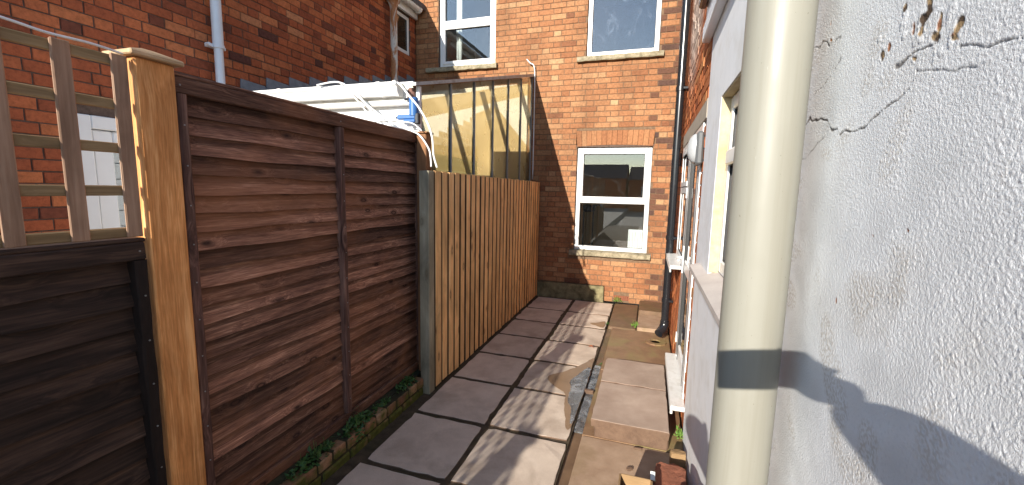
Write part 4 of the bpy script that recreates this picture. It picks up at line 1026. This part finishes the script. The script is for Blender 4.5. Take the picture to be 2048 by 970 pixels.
# ---- rendered extension
ex = thing('rendered_extension', (.30, 1.0, 0), 'white painted rendered extension wall on the right with cracks and peeling paint', 'wall')
WY0, WY1, WZ0, WZ1 = 1.22, 2.285, 1.195, 2.062
FY0, FY1, FZ0, FZ1 = .34, 1.12, .84, 2.08
fnE = lambda u, z, d: (.300 - d, u, z)
m = MB()
for (a, b, c, d) in wall_cells((-6.0, 2.825), (-.06, 2.52), [(WY0, WY1, WZ0, WZ1), (FY0, FY1, FZ0, FZ1)]): m.prism([(a, c), (b, c), (b, d), (a, d)], fnE, -.26, 0)
fixn(m.build('wall', M['render_far'], ex))
m = MB(); m.box(.345, .56, FY0, FY1, FZ0, FZ1); m.build('masonry_core', M['mortar_right'], ex)
def fftnoise(ny, nz, lo, hi, rng):
    s = np.fft.fft2(rng.standard_normal((ny, nz))); fy = np.fft.fftfreq(ny)[:, None]; fz = np.fft.fftfreq(nz)[None, :]
    k_ = np.sqrt(fy ** 2 + fz ** 2); s *= np.exp(-(k_ / hi) ** 2) * (1 - np.exp(-(k_ / lo) ** 2)); o_ = np.fft.ifft2(s).real; return o_ / o_.std()
def stucco():
    st = .0016; ny = int((FY1 - FY0) / st) + 1; nz = int((FZ1 - FZ0) / st) + 1
    Y = np.linspace(FY0, FY1, ny)[:, None] * np.ones((1, nz)); Z = np.linspace(FZ0, FZ1, nz)[None, :] * np.ones((ny, 1))
    n1 = fftnoise(ny, nz, .22, .42, RNG); n2 = fftnoise(ny, nz, .13, .24, RNG); n3 = fftnoise(ny, nz, .03, .09, RNG); big = fftnoise(ny, nz, .001, .009, RNG); mid = fftnoise(ny, nz, .003, .02, RNG)
    n4 = fftnoise(ny, nz, .05, .10, RNG)
    mask = np.clip(.58 + (.70 - Y) * .8 + (1.5 - Z) * .2 + .10 * big + .08 * mid, .38, 1.15)
    h = (.00013 * n1 + .00017 * np.clip(n2, -1.3, 3) + .00005 * n4) * mask + .00012 * np.clip(n3, .8, 3) * np.clip(mask - .7, 0, 1) + .00012 * mid
    base_ = np.array([.745, .757, .772]); C = np.ones((ny, nz, 3)) * base_
    C *= (1 + .035 * big + .03 * mid)[..., None]
    # darker in the hollows of the coarse texture, strongest on the rough right side
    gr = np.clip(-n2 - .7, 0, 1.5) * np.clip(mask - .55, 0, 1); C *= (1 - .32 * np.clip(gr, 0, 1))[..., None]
    dm = np.clip((mid + .7 * big - .9), 0, 1) * np.clip(n2 + .5, 0, 1) * .8 + .35 * np.clip(big - .6, 0, 1)
    C = C * (1 - .45 * dm[..., None]) + np.array([.36, .30, .22]) * .45 * dm[..., None]
    def seg(poly, wob=.0035):
        D = np.full((ny, nz), 9.0); wy = wob * fftnoise(ny, nz, .006, .035, np.random.default_rng(int(poly[0][0] * 1e4)))
        for (a, b), (c, d) in zip(poly[:-1], poly[1:]):
            t = np.clip(((Y - a) * (c - a) + (Z - b) * (d - b)) / ((c - a) ** 2 + (d - b) ** 2 + 1e-12), 0, 1)
            D = np.minimum(D, np.hypot(Y - a - t * (c - a), Z + wy - b - t * (d - b)))
        return D
    CR = [([(1.0299, 1.7888), (.98, 1.8044), (.9356, 1.8183), (.8962, 1.8324)], .0013, .6), ([(1.06, 1.755), (.9622, 1.7441), (.927, 1.7349), (.9071, 1.7191), (.8758, 1.7104), (.8643, 1.699), (.828, 1.7027), (.7886, 1.7069), (.7698, 1.7061), (.7397, 1.7133), (.7114, 1.7246), (.6917, 1.7279), (.6811, 1.732), (.6712, 1.7371)], .0015, .9), ([(.6712, 1.7371), (.6557, 1.7465)], .001, .4),
          ([(.7097, 1.7681), (.6865, 1.7699), (.6655, 1.773), (.6427, 1.7759), (.6251, 1.7796)], .0014, .9), ([(.6013, 1.7753), (.5829, 1.7632), (.5639, 1.7546), (.5396, 1.7453), (.5205, 1.7408), (.5115, 1.7429), (.5014, 1.7452), (.48, 1.752)], .0014, .8),
          ([(.6588, 1.7522), (.6297, 1.7469), (.6067, 1.7378), (.5859, 1.7307), (.5632, 1.7298), (.5374, 1.7253)], .0011, .6), ([(1.0331, 1.8925), (.9786, 1.8851), (.9458, 1.8806), (.9069, 1.8708)], .0016, .6), ([(1.0525, 1.6737), (.9842, 1.6883), (.9281, 1.7102)], .0012, .6), ([(.655, 1.7465), (.6588, 1.7522)], .001, .4)]
    br = np.clip(.95 + .35 * fftnoise(ny, nz, .01, .08, RNG), .62, 1.7)
    for poly, w, s in CR:
        k_ = np.clip(1.6 - seg(poly) / (w * .95 * br), 0, 1) * s
        h -= .0014 * k_; C *= (1 - .86 * k_)[..., None]; C += (np.array([.07, .05, .035]) * .8 * k_[..., None])
        lip = np.exp(-((seg([(a, b + .004) for a, b in poly]) / .004) ** 2)) * s; h += .0003 * lip
    jag = fftnoise(ny, nz, .01, .10, RNG)
    PE = [((.7004, 1.8428), (18, 28)), ((.6532, 1.8204), (28, 60)), ((.6577, 1.8049), (18, 50)), ((.6246, 1.7967), (12, 38)), ((.5891, 1.7797), (18, 38)), ((.6248, 1.7786), (34, 25)), ((.6773, 1.8078), (7, 30)), ((.7499, 1.799), (14, 30)), ((.7334, 1.8041), (10, 28)), ((.5918, 1.7687), (20, 14)), ((.6704, 1.7714), (20, 12)), ((.9604, 1.9182), (8, 25)), ((.95, 1.884), (30, 8)), ((.71, 1.545), (6, 9)), ((.63, 1.56), (6, 8)), ((.8, 1.43), (5, 20))]
    pc = fftnoise(ny, nz, .01, .05, RNG)
    for (py_, pz_), (a, b) in PE:
        e = ((Y - py_) / (a * .00034)) ** 2 + ((Z - pz_ - (Y - py_) * .5) / (b * .00024)) ** 2
        k_ = np.clip((1.1 - e - .75 * jag) * 2.0, 0, 1)
        h -= .0006 * k_
        col = np.where((pc > .35)[..., None], np.array([.10, .07, .05]), np.array([.36, .25, .14])); col = np.where((pc < -.6)[..., None], np.array([.34, .16, .09]), col)
        C = C * (1 - k_[..., None]) + col * k_[..., None]
        h += .0004 * np.clip((1.0 - np.abs(e - 2.2) * .8 - .3 * jag), 0, 1) * (Y > py_ - .004)
    FL = [((.7049, 1.83), (25, 50)), ((.6114, 1.8017), (22, 40)), ((.7126, 1.8212), (15, 18)), ((.6212, 1.7628), (30, 22)), ((.6321, 1.7642), (14, 40)), ((.703, 1.8063), (20, 15)), ((.6698, 1.7913), (30, 22)), ((.6079, 1.7677), (25, 20)), ((.9538, 1.8817), (50, 16)), ((.9141, 1.8718), (12, 22)), ((.768, 1.8243), (20, 14)), ((.56, 1.80), (14, 14))]
    for (py_, pz_), (a, b) in FL:
        e = ((Y - py_ + .006) / (a * .00030)) ** 2 + ((Z - pz_) / (b * .00028)) ** 2
        h += .0007 * np.clip((1.15 - e - .4 * jag) * 1.5, 0, 1)
    # a vertical plaster seam far right
    h += .0012 * np.exp(-(((Y - .435 - .002 * np.sin(Z * 60)) / .0022) ** 2)) * (Z < 1.62) * (Z > 1.45)
    # flatten to meet the wall round the border
    bd = np.minimum(np.minimum(Y - FY0, FY1 - Y), np.minimum(Z - FZ0, FZ1 - Z)); h *= np.clip(bd / .02, 0, 1)
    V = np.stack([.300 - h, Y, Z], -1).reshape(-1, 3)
    idx = np.arange(ny * nz).reshape(ny, nz)
    Q = np.stack([idx[:-1, :-1], idx[:-1, 1:], idx[1:, 1:], idx[1:, :-1]], -1).reshape(-1, 4)
    me = bpy.data.meshes.new('peeling_render'); me.vertices.add(len(V)); me.vertices.foreach_set('co', (V - np.array(ORG[ex.name])).ravel())
    me.loops.add(Q.size); me.loops.foreach_set('vertex_index', Q.ravel()); me.polygons.add(len(Q)); me.polygons.foreach_set('loop_start', np.arange(0, Q.size, 4))
    me.polygons.foreach_set('use_smooth', np.ones(len(Q), dtype=bool))
    me.update(calc_edges=True); me.validate()
    a = me.color_attributes.new('paint', 'FLOAT_COLOR', 'POINT'); CC = np.concatenate([np.clip(C, .01, .9).reshape(-1, 3), np.ones((ny * nz, 1))], 1); a.data.foreach_set('color', CC.ravel())
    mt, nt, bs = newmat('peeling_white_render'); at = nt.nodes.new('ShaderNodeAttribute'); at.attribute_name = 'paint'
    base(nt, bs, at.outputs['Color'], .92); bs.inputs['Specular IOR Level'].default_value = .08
    bump(nt, bs, noise(nt, position(nt), 300, 4, .65), .8, .0022)
    me.materials.append(mt); o_ = bpy.data.objects.new('peeling_render', me); COL.objects.link(o_); o_.parent = ex; ORG[o_.name] = ORG[ex.name]
stucco()
# window in the extension, cream reveal, sloping sill
m = MB(); v = []; f = []; n = 20; rg = random.Random(4)
for i in range(n + 1):
    z = WZ0 + .01 + (WZ1 - WZ0 - .01) * i / n; e = rg.uniform(-.004, .004)
    v += [(.302, WY1 + .002, z), (.302 + .0, WY1 - .006 + e * .4, z), (.347, WY1 - .012 + e * .3, z), (.347, WY1 + .002, z)]
for i in range(n):
    for q in range(4): f.append((i * 4 + q, i * 4 + (q + 1) % 4, i * 4 + 4 + (q + 1) % 4, i * 4 + 4 + q))
fixn(raw('reveal', v, f, M['cream'], ex))
m = MB(); m.box(.302, .348, WY0, WY0 + .006, WZ0 + .01, WZ1 - .01); m.box(.304, .348, WY0 + .006, WY1 - .013, WZ1 - .008, WZ1 - .002); m.build('reveal_head', M['cream'], ex)
w = window_x(ex, WY0 + .01, WY1 - .014, WZ0 + .02, WZ1 - .012, .342, -1, .062, 'glass_hazy', 1.765)
m = MB(); m.cbox(.326, .342, WY0 + .075, WY1 - .08, 1.73, 1.80, .008); m.build('sash_bar', M['upvc'], w)
m = MB()
v = [(.245, WY0 - .08, 1.155), (.245, 2.63, 1.155), (.36, 2.63, 1.155), (.36, WY0 - .08, 1.155), (.245, WY0 - .08, 1.180), (.245, 2.63, 1.180), (.36, 2.63, 1.212), (.36, WY0 - .08, 1.212)]
m.add(v, [(3, 2, 1, 0), (4, 5, 6, 7), (0, 1, 5, 4), (1, 2, 6, 5), (2, 3, 7, 6), (3, 0, 4, 7)]); m.build('sill', M['sill_cream'], w)
m = MB(); m.box(1.4, 1.45, .9, 2.7, .6, 2.4); m.box(.57, 1.4, 2.7, 2.75, .6, 2.4); m.box(.57, 1.4, .85, .9, .6, 2.4); m.box(.57, 1.4, .9, 2.7, .55, .6); m.build('room_wall', M['room_dark'], ex)
# eaves of the extension: fascia and gutter, broken where the soil pipe passes
for (a, b) in ((1.06, 2.93), (-6.0, .83)):
    m = MB(); m.cbox(.250, .299, a, b, 2.51, 2.60, .006); fa = m.build('fascia', M['white_pipe'], ex)
    m = MB(); m.cbox(.262, .55, a, b - .02, 2.601, 2.72, .006); m.build('fascia_board', M['white_pipe'], ex)
    m = MB(); m.cbox(.215, .261, a, b - .02, 2.70, 2.79, .012); m.build('gutter', M['black_pipe'], ex)
m = MB(); m.prism([(.26, 2.73), (4.4, 3.5), (4.4, 3.56), (.2, 2.79)], lambda a, b, d: (a, d, b), -6, 2.82); fixn(m.build('roof', M['slate'], ex))

# soil pipe in the foreground
sp_ = thing('soil_pipe', (.213, .945, -.02), 'thick cream-grey plastic soil pipe standing close in the foreground', 'pipe')
m = MB(); m.tube([(.213, .945, -.02), (.213, .945, 1.0), (.213, .945, 2.2), (.213, .945, 3.3)], .0575, 64); autosmooth(m.build('pipe', M['soil_pipe'], sp_))
for zz in (.35, 2.32):
    m = MB(); m.tube([(.213, .945, zz), (.213, .945, zz + .04)], .061, 48); m.cbox(.262, .302, .91, .98, zz + .005, zz + .035, .004); m.build('clip', M['soil_pipe'], sp_)

# door step: two pinkish slabs on a concrete base
ds = thing('door_step', (-.03, 3.15, 0), 'raised door step of two pinkish slabs below the white threshold', 'step')
m = MB(); m.cbox(-.265, .205, 2.635, 3.665, -.02, .068, .012, jit=.004); m.build('base', M['slab_edge'], ds)
for i, (a, b) in enumerate(((2.605, 3.185), (3.192, 3.685))):
    v, f = slab_mesh(-.285, .205, a, b, .069, .121, 8, .003, .006, .0008, 70 + i); dirty_edges(raw('step_slab', v, f, M['slab_step'], ds))
gl_ = thing('gully', (.16, 4.62, 0), 'round concrete gully surround under the black downpipe', 'drain')
m = MB()
for k_ in range(12):
    a = 2 * math.pi * k_ / 12; b = a + 2 * math.pi / 12 * .96
    m.add([(.15 + r_ * math.cos(t), 4.60 + r_ * math.sin(t), z) for z in (-.02, .008) for (r_, t) in ((.055, a), (.11, a), (.11, b), (.055, b))], [(3, 2, 1, 0), (4, 5, 6, 7), (0, 1, 5, 4), (1, 2, 6, 5), (2, 3, 7, 6), (3, 0, 4, 7)])
m.build('rim', M['concrete_damp'], gl_)
m = MB(); m.tube([(.15, 4.60, -.009), (.15, 4.60, -.006)], .060, 20); m.build('grate', M['seal'], gl_)

# ------------------------------------------------------------------ rubble by the pipe
def lump(name, c, s, mat, label, cat, rot=0.0, seed=0, n=5, jit=.05):
    rg = random.Random(seed); v = []; f = []; idx = {}
    def vid(i, j_, k2):
        if (i, j_, k2) not in idx:
            p = Vector(((i / n - .5) * s[0], (j_ / n - .5) * s[1], (k2 / n - .5) * s[2]))
            ed = sum(1 for q in (i, j_, k2) if q in (0, n))
            sh = 1 - .05 * (ed - 1) if ed > 1 else 1
            p = Vector((p.x * sh, p.y * sh, p.z * (sh if ed > 2 else 1))) + Vector((rg.uniform(-1, 1) * s[0], rg.uniform(-1, 1) * s[1], rg.uniform(-1, 1) * s[2])) * jit
            idx[(i, j_, k2)] = len(v); q = Matrix.Rotation(rot, 3, 'Z') @ p; v.append((q.x + c[0], q.y + c[1], q.z + c[2]))
        return idx[(i, j_, k2)]
    for a in range(n):
        for b in range(n):
            for e in (0, n):
                for q in ([(e, a, b), (e, a + 1, b), (e, a + 1, b + 1), (e, a, b + 1)], [(a, e, b), (a + 1, e, b), (a + 1, e, b + 1), (a, e, b + 1)], [(a, b, e), (a + 1, b, e), (a + 1, b + 1, e), (a, b + 1, e)]):
                    f.append([vid(*t) for t in q])
    o_ = fixn(raw(name, v, f, mat, loc=(c[0], c[1], c[2] - s[2] / 2), attr=[rg.random()] * len(f)))
    if cat: tag(o_, label, cat)
    return o_
ob = thing('plywood_box', (.02, 1.88, -.01), 'open ochre wooden box at the bottom edge of the picture', 'box')
X0, X1, Y0, Y1, ZB = -.062, .094, 1.80, 1.965, .232
for nm, b in (('side_board', (X0, X0 + .009, Y0, Y1)), ('side_board', (X1 - .009, X1, Y0, Y1)), ('end_board', (X0 + .0095, X1 - .0095, Y0, Y0 + .009)), ('end_board', (X0 + .0095, X1 - .0095, Y1 - .009, Y1))):
    m = MB(); m.cbox(b[0], b[1], b[2], b[3], -.01, ZB + random.uniform(-.003, .003), .002); m.build(nm, M['ochre'], ob)
m = MB(); m.box(X0 + .01, X1 - .01, Y0 + .01, Y1 - .01, -.009, .0); m.build('base', M['ochre'], ob)
fb = lump('broken_brick', (.190, 2.165, .085), (.155, .225, .095), M['brick_rubble'], 'broken red brick with rough top lying beside the ochre box', 'brick', -.05, 3, 7, .022)
lump('broken_brick', (.185, 2.14, .012), (.19, .26, .046), M['brick_rubble'], 'flat broken tile underneath the rough red brick', 'brick', .06, 5, 5, .03)
lump('stone', (.245, 1.72, .17), (.105, .15, .37), M['moss_stone'], 'pale mossy stone standing against the wall behind the soil pipe', 'stone', .1, 9, 6, .03)
lump('stone', (.245, 1.93, .09), (.10, .16, .20), M['moss_stone'], 'low mossy stone between the red brick and the tall stone', 'stone', -.2, 19, 6, .04)
m = MB(); m.cbox(-.006, .006, -.30, .0, -.003, .003, .001); o = raw('wooden_lath', m.v, m.f, M['strip']); o.rotation_euler = (math.radians(-28), 0, .02); o.location = (.104, 2.36, .0)
tag(o, 'thin pale wooden lath leaning between the box and red brick', 'lath')
m = MB(); m.cbox(-.011, .011, -.001, .001, -.02, .02, .0005); o = raw('paper_label', m.v, m.f, M['white_paint']); o.rotation_euler = (math.radians(-50), 0, 0)
o.location = (.096, 2.06, .19)
tag(o, 'small white paper tag stuck on the lath by the ochre box', 'tag')
lump('timber_offcut', (.245, 2.47, .045), (.085, .05, .10), M['ochre'], 'small ochre timber offcut standing against the white wall', 'timber', .1, 21, 4, .02)
lump('brick_chip', (-.02, 2.36, -.004), (.035, .018, .014), M['slab_edge'], 'small dark chip on the concrete beyond the ochre box', 'chip', .6, 23, 3, .06)
lump('brick_chip', (.02, 2.58, -.004), (.05, .012, .012), M['slab_edge'], 'thin sliver lying at the foot of the door step', 'chip', .1, 24, 3, .06)
lump('slate_fragment', (.150, 1.96, .05), (.10, .012, .14), M['slate'], 'dark slate fragment on edge behind the ochre box', 'slate', .35, 31, 4, .05)
lump('broken_brick', (.215, 2.36, .02), (.10, .09, .06), M['brick_rubble'], 'small brick half beyond the rough red brick by the wall', 'brick', .5, 33, 5, .05)
lump('broken_brick', (-.10, 1.99, .008), (.06, .10, .035), M['brick_rubble'], 'small tile piece left of the ochre box', 'brick', -.4, 35, 4, .05)
# fallen leaf
v = []; f = []
for i in range(9):
    t = i / 8; w_ = .020 * math.sin(math.pi * t) ** .8; zc = .008 + .012 * math.sin(math.pi * t)
    v += [(-.505 + .048 * t, 4.165 - w_, zc + .006), (-.505 + .048 * t, 4.165, zc), (-.505 + .048 * t, 4.165 + w_, zc + .007)]
for i in range(8):
    for q in (0, 1): f.append((i * 3 + q, i * 3 + q + 1, i * 3 + q + 4, i * 3 + q + 3))
tag(raw('dead_leaf', v, f, m_plain('rusty_dead_leaf', (.34, .10, .04), .7), smooth=True, loc=(-.48, 4.165, .005)), 'rusty brown dead leaf lying on a sunlit slab', 'leaf')

# ------------------------------------------------------------------ houses behind the photographer (mirrored in the panes)
def far_house(x0, x1, y0, y1, eave, ridge, label, chim):
    t = thing('terrace_house', ((x0 + x1) / 2, y1, -.3), label, 'house')
    m = MB(); m.box(x0, x1, y0, y1, -.3, eave); m.build('wall', M['brick_left'], t)
    m = MB(); m.prism([(y0 - .3, eave), ((y0 + y1) / 2, ridge), (y1 + .3, eave)], lambda a, b, d: (d, a, b), x0, x1); rf = fixn(m.build('roof', M['slate'], t))
    for cx_ in chim:
        m = MB(); m.box(cx_ - .35, cx_ + .35, (y0 + y1) / 2 - .4, (y0 + y1) / 2 + .4, ridge - .5, ridge + .75); m.tube([(cx_ - .15, (y0 + y1) / 2, ridge + .75), (cx_ - .15, (y0 + y1) / 2, ridge + 1.15)], .11, 10); m.build('chimney', M['brick_left'], rf)
    for k_ in range(int((x1 - x0) / 3)):
        wx = x0 + 1.2 + 3 * k_
        m = MB(); m.box(wx, wx + 1, y1 + .001, y1 + .04, .9, 2.1); fr_ = m.build('window', M['upvc'], t)
        m = MB(); m.box(wx + .07, wx + .93, y1 + .041, y1 + .05, .97, 2.03); m.build('pane', M['glass'], fr_)
    return t
far_house(-16, -2.2, -36, -29, 2.8, 4.32, 'low dark-roofed house behind the camera mirrored in the lower window', (-7.2,))
far_house(-2.0, 14, -36.5, -29.5, 2.7, 4.12, 'second low house behind the camera with plain roof', (9.0,))

# ------------------------------------------------------------------ the photographer, whose shadow falls on pipe and wall
ph = thing('person', (.09, -.68, -.01), 'photographer in dark jacket holding a phone out with one hand', 'person')
def skin(name, verts, edges, radii, mat, parent, root=0, sub=2):
    me = bpy.data.meshes.new(name); me.from_pydata([tuple(Vector(v_) - ORG[parent.name]) for v_ in verts], edges, [])
    o_ = bpy.data.objects.new(name, me); COL.objects.link(o_); o_.parent = parent; ORG[o_.name] = ORG[parent.name]
    md = o_.modifiers.new('skin', 'SKIN'); md.use_smooth_shade = True
    for i, r_ in enumerate(radii): me.skin_vertices[0].data[i].radius = (r_, r_) if not isinstance(r_, tuple) else r_
    me.skin_vertices[0].data[root].use_root = True
    s = o_.modifiers.new('sub', 'SUBSURF'); s.levels = sub; s.render_levels = sub
    me.materials.append(mat); return o_
jacket = m_mottle('navy_jacket', (.02, .025, .04), (.045, .05, .07), 30, .9)
skinm = m_plain('skin', (.50, .30, .22), .5, .4, .06)
def m_clothes():
    m, nt, bs = newmat('clothed_body'); P = position(nt); sp = nd(nt, 'ShaderNodeSeparateXYZ', i0=P)
    n = noise(nt, P, 30, 5); up = math_(nt, 'GREATER_THAN', sp.outputs['Z'], .93)
    hd = math_(nt, 'MULTIPLY', math_(nt, 'GREATER_THAN', sp.outputs['Z'], 1.462), math_(nt, 'MULTIPLY', math_(nt, 'LESS_THAN', sp.outputs['Y'], -.49), math_(nt, 'LESS_THAN', math_(nt, 'ABSOLUTE', math_(nt, 'SUBTRACT', sp.outputs['X'], .105)), .11)))
    c = mix(nt, up, mix(nt, n, (.03, .045, .08), (.06, .08, .13)), mix(nt, n, (.02, .025, .04), (.045, .05, .07)))
    base(nt, bs, mix(nt, hd, c, (.50, .30, .22)), .85); bump(nt, bs, n, .3, .004); return m
jacket = m_clothes()
PH = {'pel': (.09, -.70, .92), 'wst': (.09, -.69, 1.08), 'chs': (.09, -.67, 1.30), 'nck': (.10, -.64, 1.44), 'hd0': (.105, -.61, 1.50), 'hd1': (.105, -.60, 1.58),
      'ls': (-.06, -.66, 1.40), 'le': (-.325, -.50, 1.385), 'lw': (-.18, -.36, 1.41), 'rs': (.205, -.60, 1.40), 're': (.235, -.28, 1.455), 'rw': (.150, -.035, 1.585),
      'lh': (-.01, -.70, .86), 'lk': (-.03, -.67, .46), 'la': (-.04, -.70, .05), 'lf': (-.05, -.58, .03), 'rh': (.17, -.70, .86), 'rk': (.18, -.67, .46), 'ra': (.19, -.70, .05), 'rf': (.20, -.58, .03)}
keys = list(PH); ix = {k_: i for i, k_ in enumerate(keys)}
E_ = [('pel', 'wst'), ('wst', 'chs'), ('chs', 'nck'), ('nck', 'hd0'), ('hd0', 'hd1'), ('chs', 'ls'), ('ls', 'le'), ('le', 'lw'), ('chs', 'rs'), ('rs', 're'), ('re', 'rw'), ('pel', 'lh'), ('lh', 'lk'), ('lk', 'la'), ('la', 'lf'), ('pel', 'rh'), ('rh', 'rk'), ('rk', 'ra'), ('ra', 'rf')]
RAD = {'pel': .135, 'wst': .125, 'chs': .135, 'nck': .055, 'hd0': .075, 'hd1': .085, 'ls': .095, 'le': .08, 'lw': .05, 'rs': .07, 're': .052, 'rw': .032, 'lh': .095, 'lk': .065, 'la': .045, 'lf': .04, 'rh': .095, 'rk': .065, 'ra': .045, 'rf': .04}
skin('body', [PH[k_] for k_ in keys], [(ix[a], ix[b]) for a, b in E_], [RAD[k_] for k_ in keys], jacket, ph)
# hair cap
m = MB(); v = []; f = []
for i in range(6):
    t = i / 6 * 1.35; 
    for k_ in range(14):
        a = 2 * math.pi * k_ / 14; v.append((.105 + .092 * math.sin(t) * math.cos(a), -.61 + .10 * math.sin(t) * math.sin(a), 1.575 + .10 * math.cos(t)))
for i in range(5):
    for k_ in range(14): f.append((i * 14 + k_, i * 14 + (k_ + 1) % 14, (i + 1) * 14 + (k_ + 1) % 14, (i + 1) * 14 + k_))
raw('hair', v, f, m_plain('brown_hair', (.05, .03, .02), .7), ph, True)
for sx in (-1, 1):
    m = MB(); m.tube([(.105 + sx * .030, -.518, 1.545), (.105 + sx * .030, -.512, 1.545)], [.011, .006], 10); m.build('eye', M['dark_metal'], ph)
    m = MB(); m.tube([(.105 + sx * .078, -.61, 1.50), (.105 + sx * .092, -.615, 1.535), (.105 + sx * .088, -.62, 1.565)], [.008, .014, .007], 8); m.build('ear', skinm, ph)
m = MB(); m.tube([(.105, -.520, 1.555), (.105, -.500, 1.52), (.105, -.496, 1.505), (.105, -.515, 1.497)], [.007, .010, .012, .008], 8); m.build('nose', skinm, ph)
m = MB(); m.tube([(.083, -.520, 1.472), (.105, -.512, 1.470), (.127, -.520, 1.472)], [.003, .006, .003], 8); m.build('mouth', M['brick_rubble'], ph)
# hands closed on the phone: palm and five fingers each, in phone space (right, down, forward)
def pp(a, b, c): return CAMPOS + RT2 * a + DN2 * b + FW * c
def hand(sgn, x):
    vs = [PH['rw'] if sgn > 0 else PH['lw'], pp(x + .030 * sgn, .022, -.025), pp(x + .022 * sgn, .0, -.022)]; es = [(0, 1), (1, 2)]; rr = [.028, .026, .022]
    for i, b in enumerate((-.026, -.008, .010, .027)):
        n0 = len(vs); L = (.9, 1.0, .95, .8)[i]
        vs += [pp(x + .024 * sgn, b, -.012), pp(x + .012 * sgn, b, .012), pp(x - .018 * sgn * L, b, .012)]; es += [(2 if i < 2 else 1, n0), (n0, n0 + 1), (n0 + 1, n0 + 2)]; rr += [.010, .009, .008]
    n0 = len(vs); vs += [pp(x + .012 * sgn, .03, -.026), pp(x - .012 * sgn, .012, -.022)]; es += [(1, n0), (n0, n0 + 1)]; rr += [.011, .009]
    skin('hand', vs, es, rr, skinm, ph, 0, 1)
hand(1, .100)
def free_hand():
    w = Vector(PH['lw']); ax = Vector((.15, .75, -.5)).normalized(); up = Vector((.2, .5, .8)).normalized(); vs = [w, w + ax * .05, w + ax * .085]; es = [(0, 1), (1, 2)]; rr = [.028, .030, .026]
    for i, b in enumerate((.028, .010, -.009, -.027)):
        n0 = len(vs); L = (.9, 1.0, .95, .78)[i]; vs += [w + ax * .09 + up * b, w + ax * (.09 + .045 * L) + up * b + Vector((.008, -.008, 0)), w + ax * (.09 + .075 * L) + up * b * .9 + Vector((.008, -.024, 0))]; es += [(2, n0), (n0, n0 + 1), (n0 + 1, n0 + 2)]; rr += [.010, .009, .008]
    n0 = len(vs); vs += [w + ax * .05 + up * .04, w + ax * .085 + up * .062]; es += [(1, n0), (n0, n0 + 1)]; rr += [.012, .010]
    skin('hand', vs, es, rr, skinm, ph, 0, 1)
free_hand()
phone = thing('phone', pp(.035, .0, -.012), 'black phone held out in landscape by the photographer', 'phone')
def pbox(m, a0, a1, b0, b1, c0, c1):
    m.add([pp(a, b, c) for c in (c0, c1) for b in (b0, b1) for a in (a0, a1)], [(0, 2, 3, 1), (4, 5, 7, 6), (0, 1, 5, 4), (2, 6, 7, 3), (0, 4, 6, 2), (1, 3, 7, 5)])
m = MB(); pbox(m, -.042, .115, -.037, .039, -.016, -.007); fixn(m.build('case', M['seal'], phone))
m = MB(); pbox(m, -.037, .110, -.033, .035, -.0175, -.0165); fixn(m.build('screen', M['dark_metal'], phone))
m = MB(); m.tube([pp(0, 0, -.0065), pp(0, 0, -.004)], .005, 16); fixn(m.build('lens', M['black_pipe'], phone))
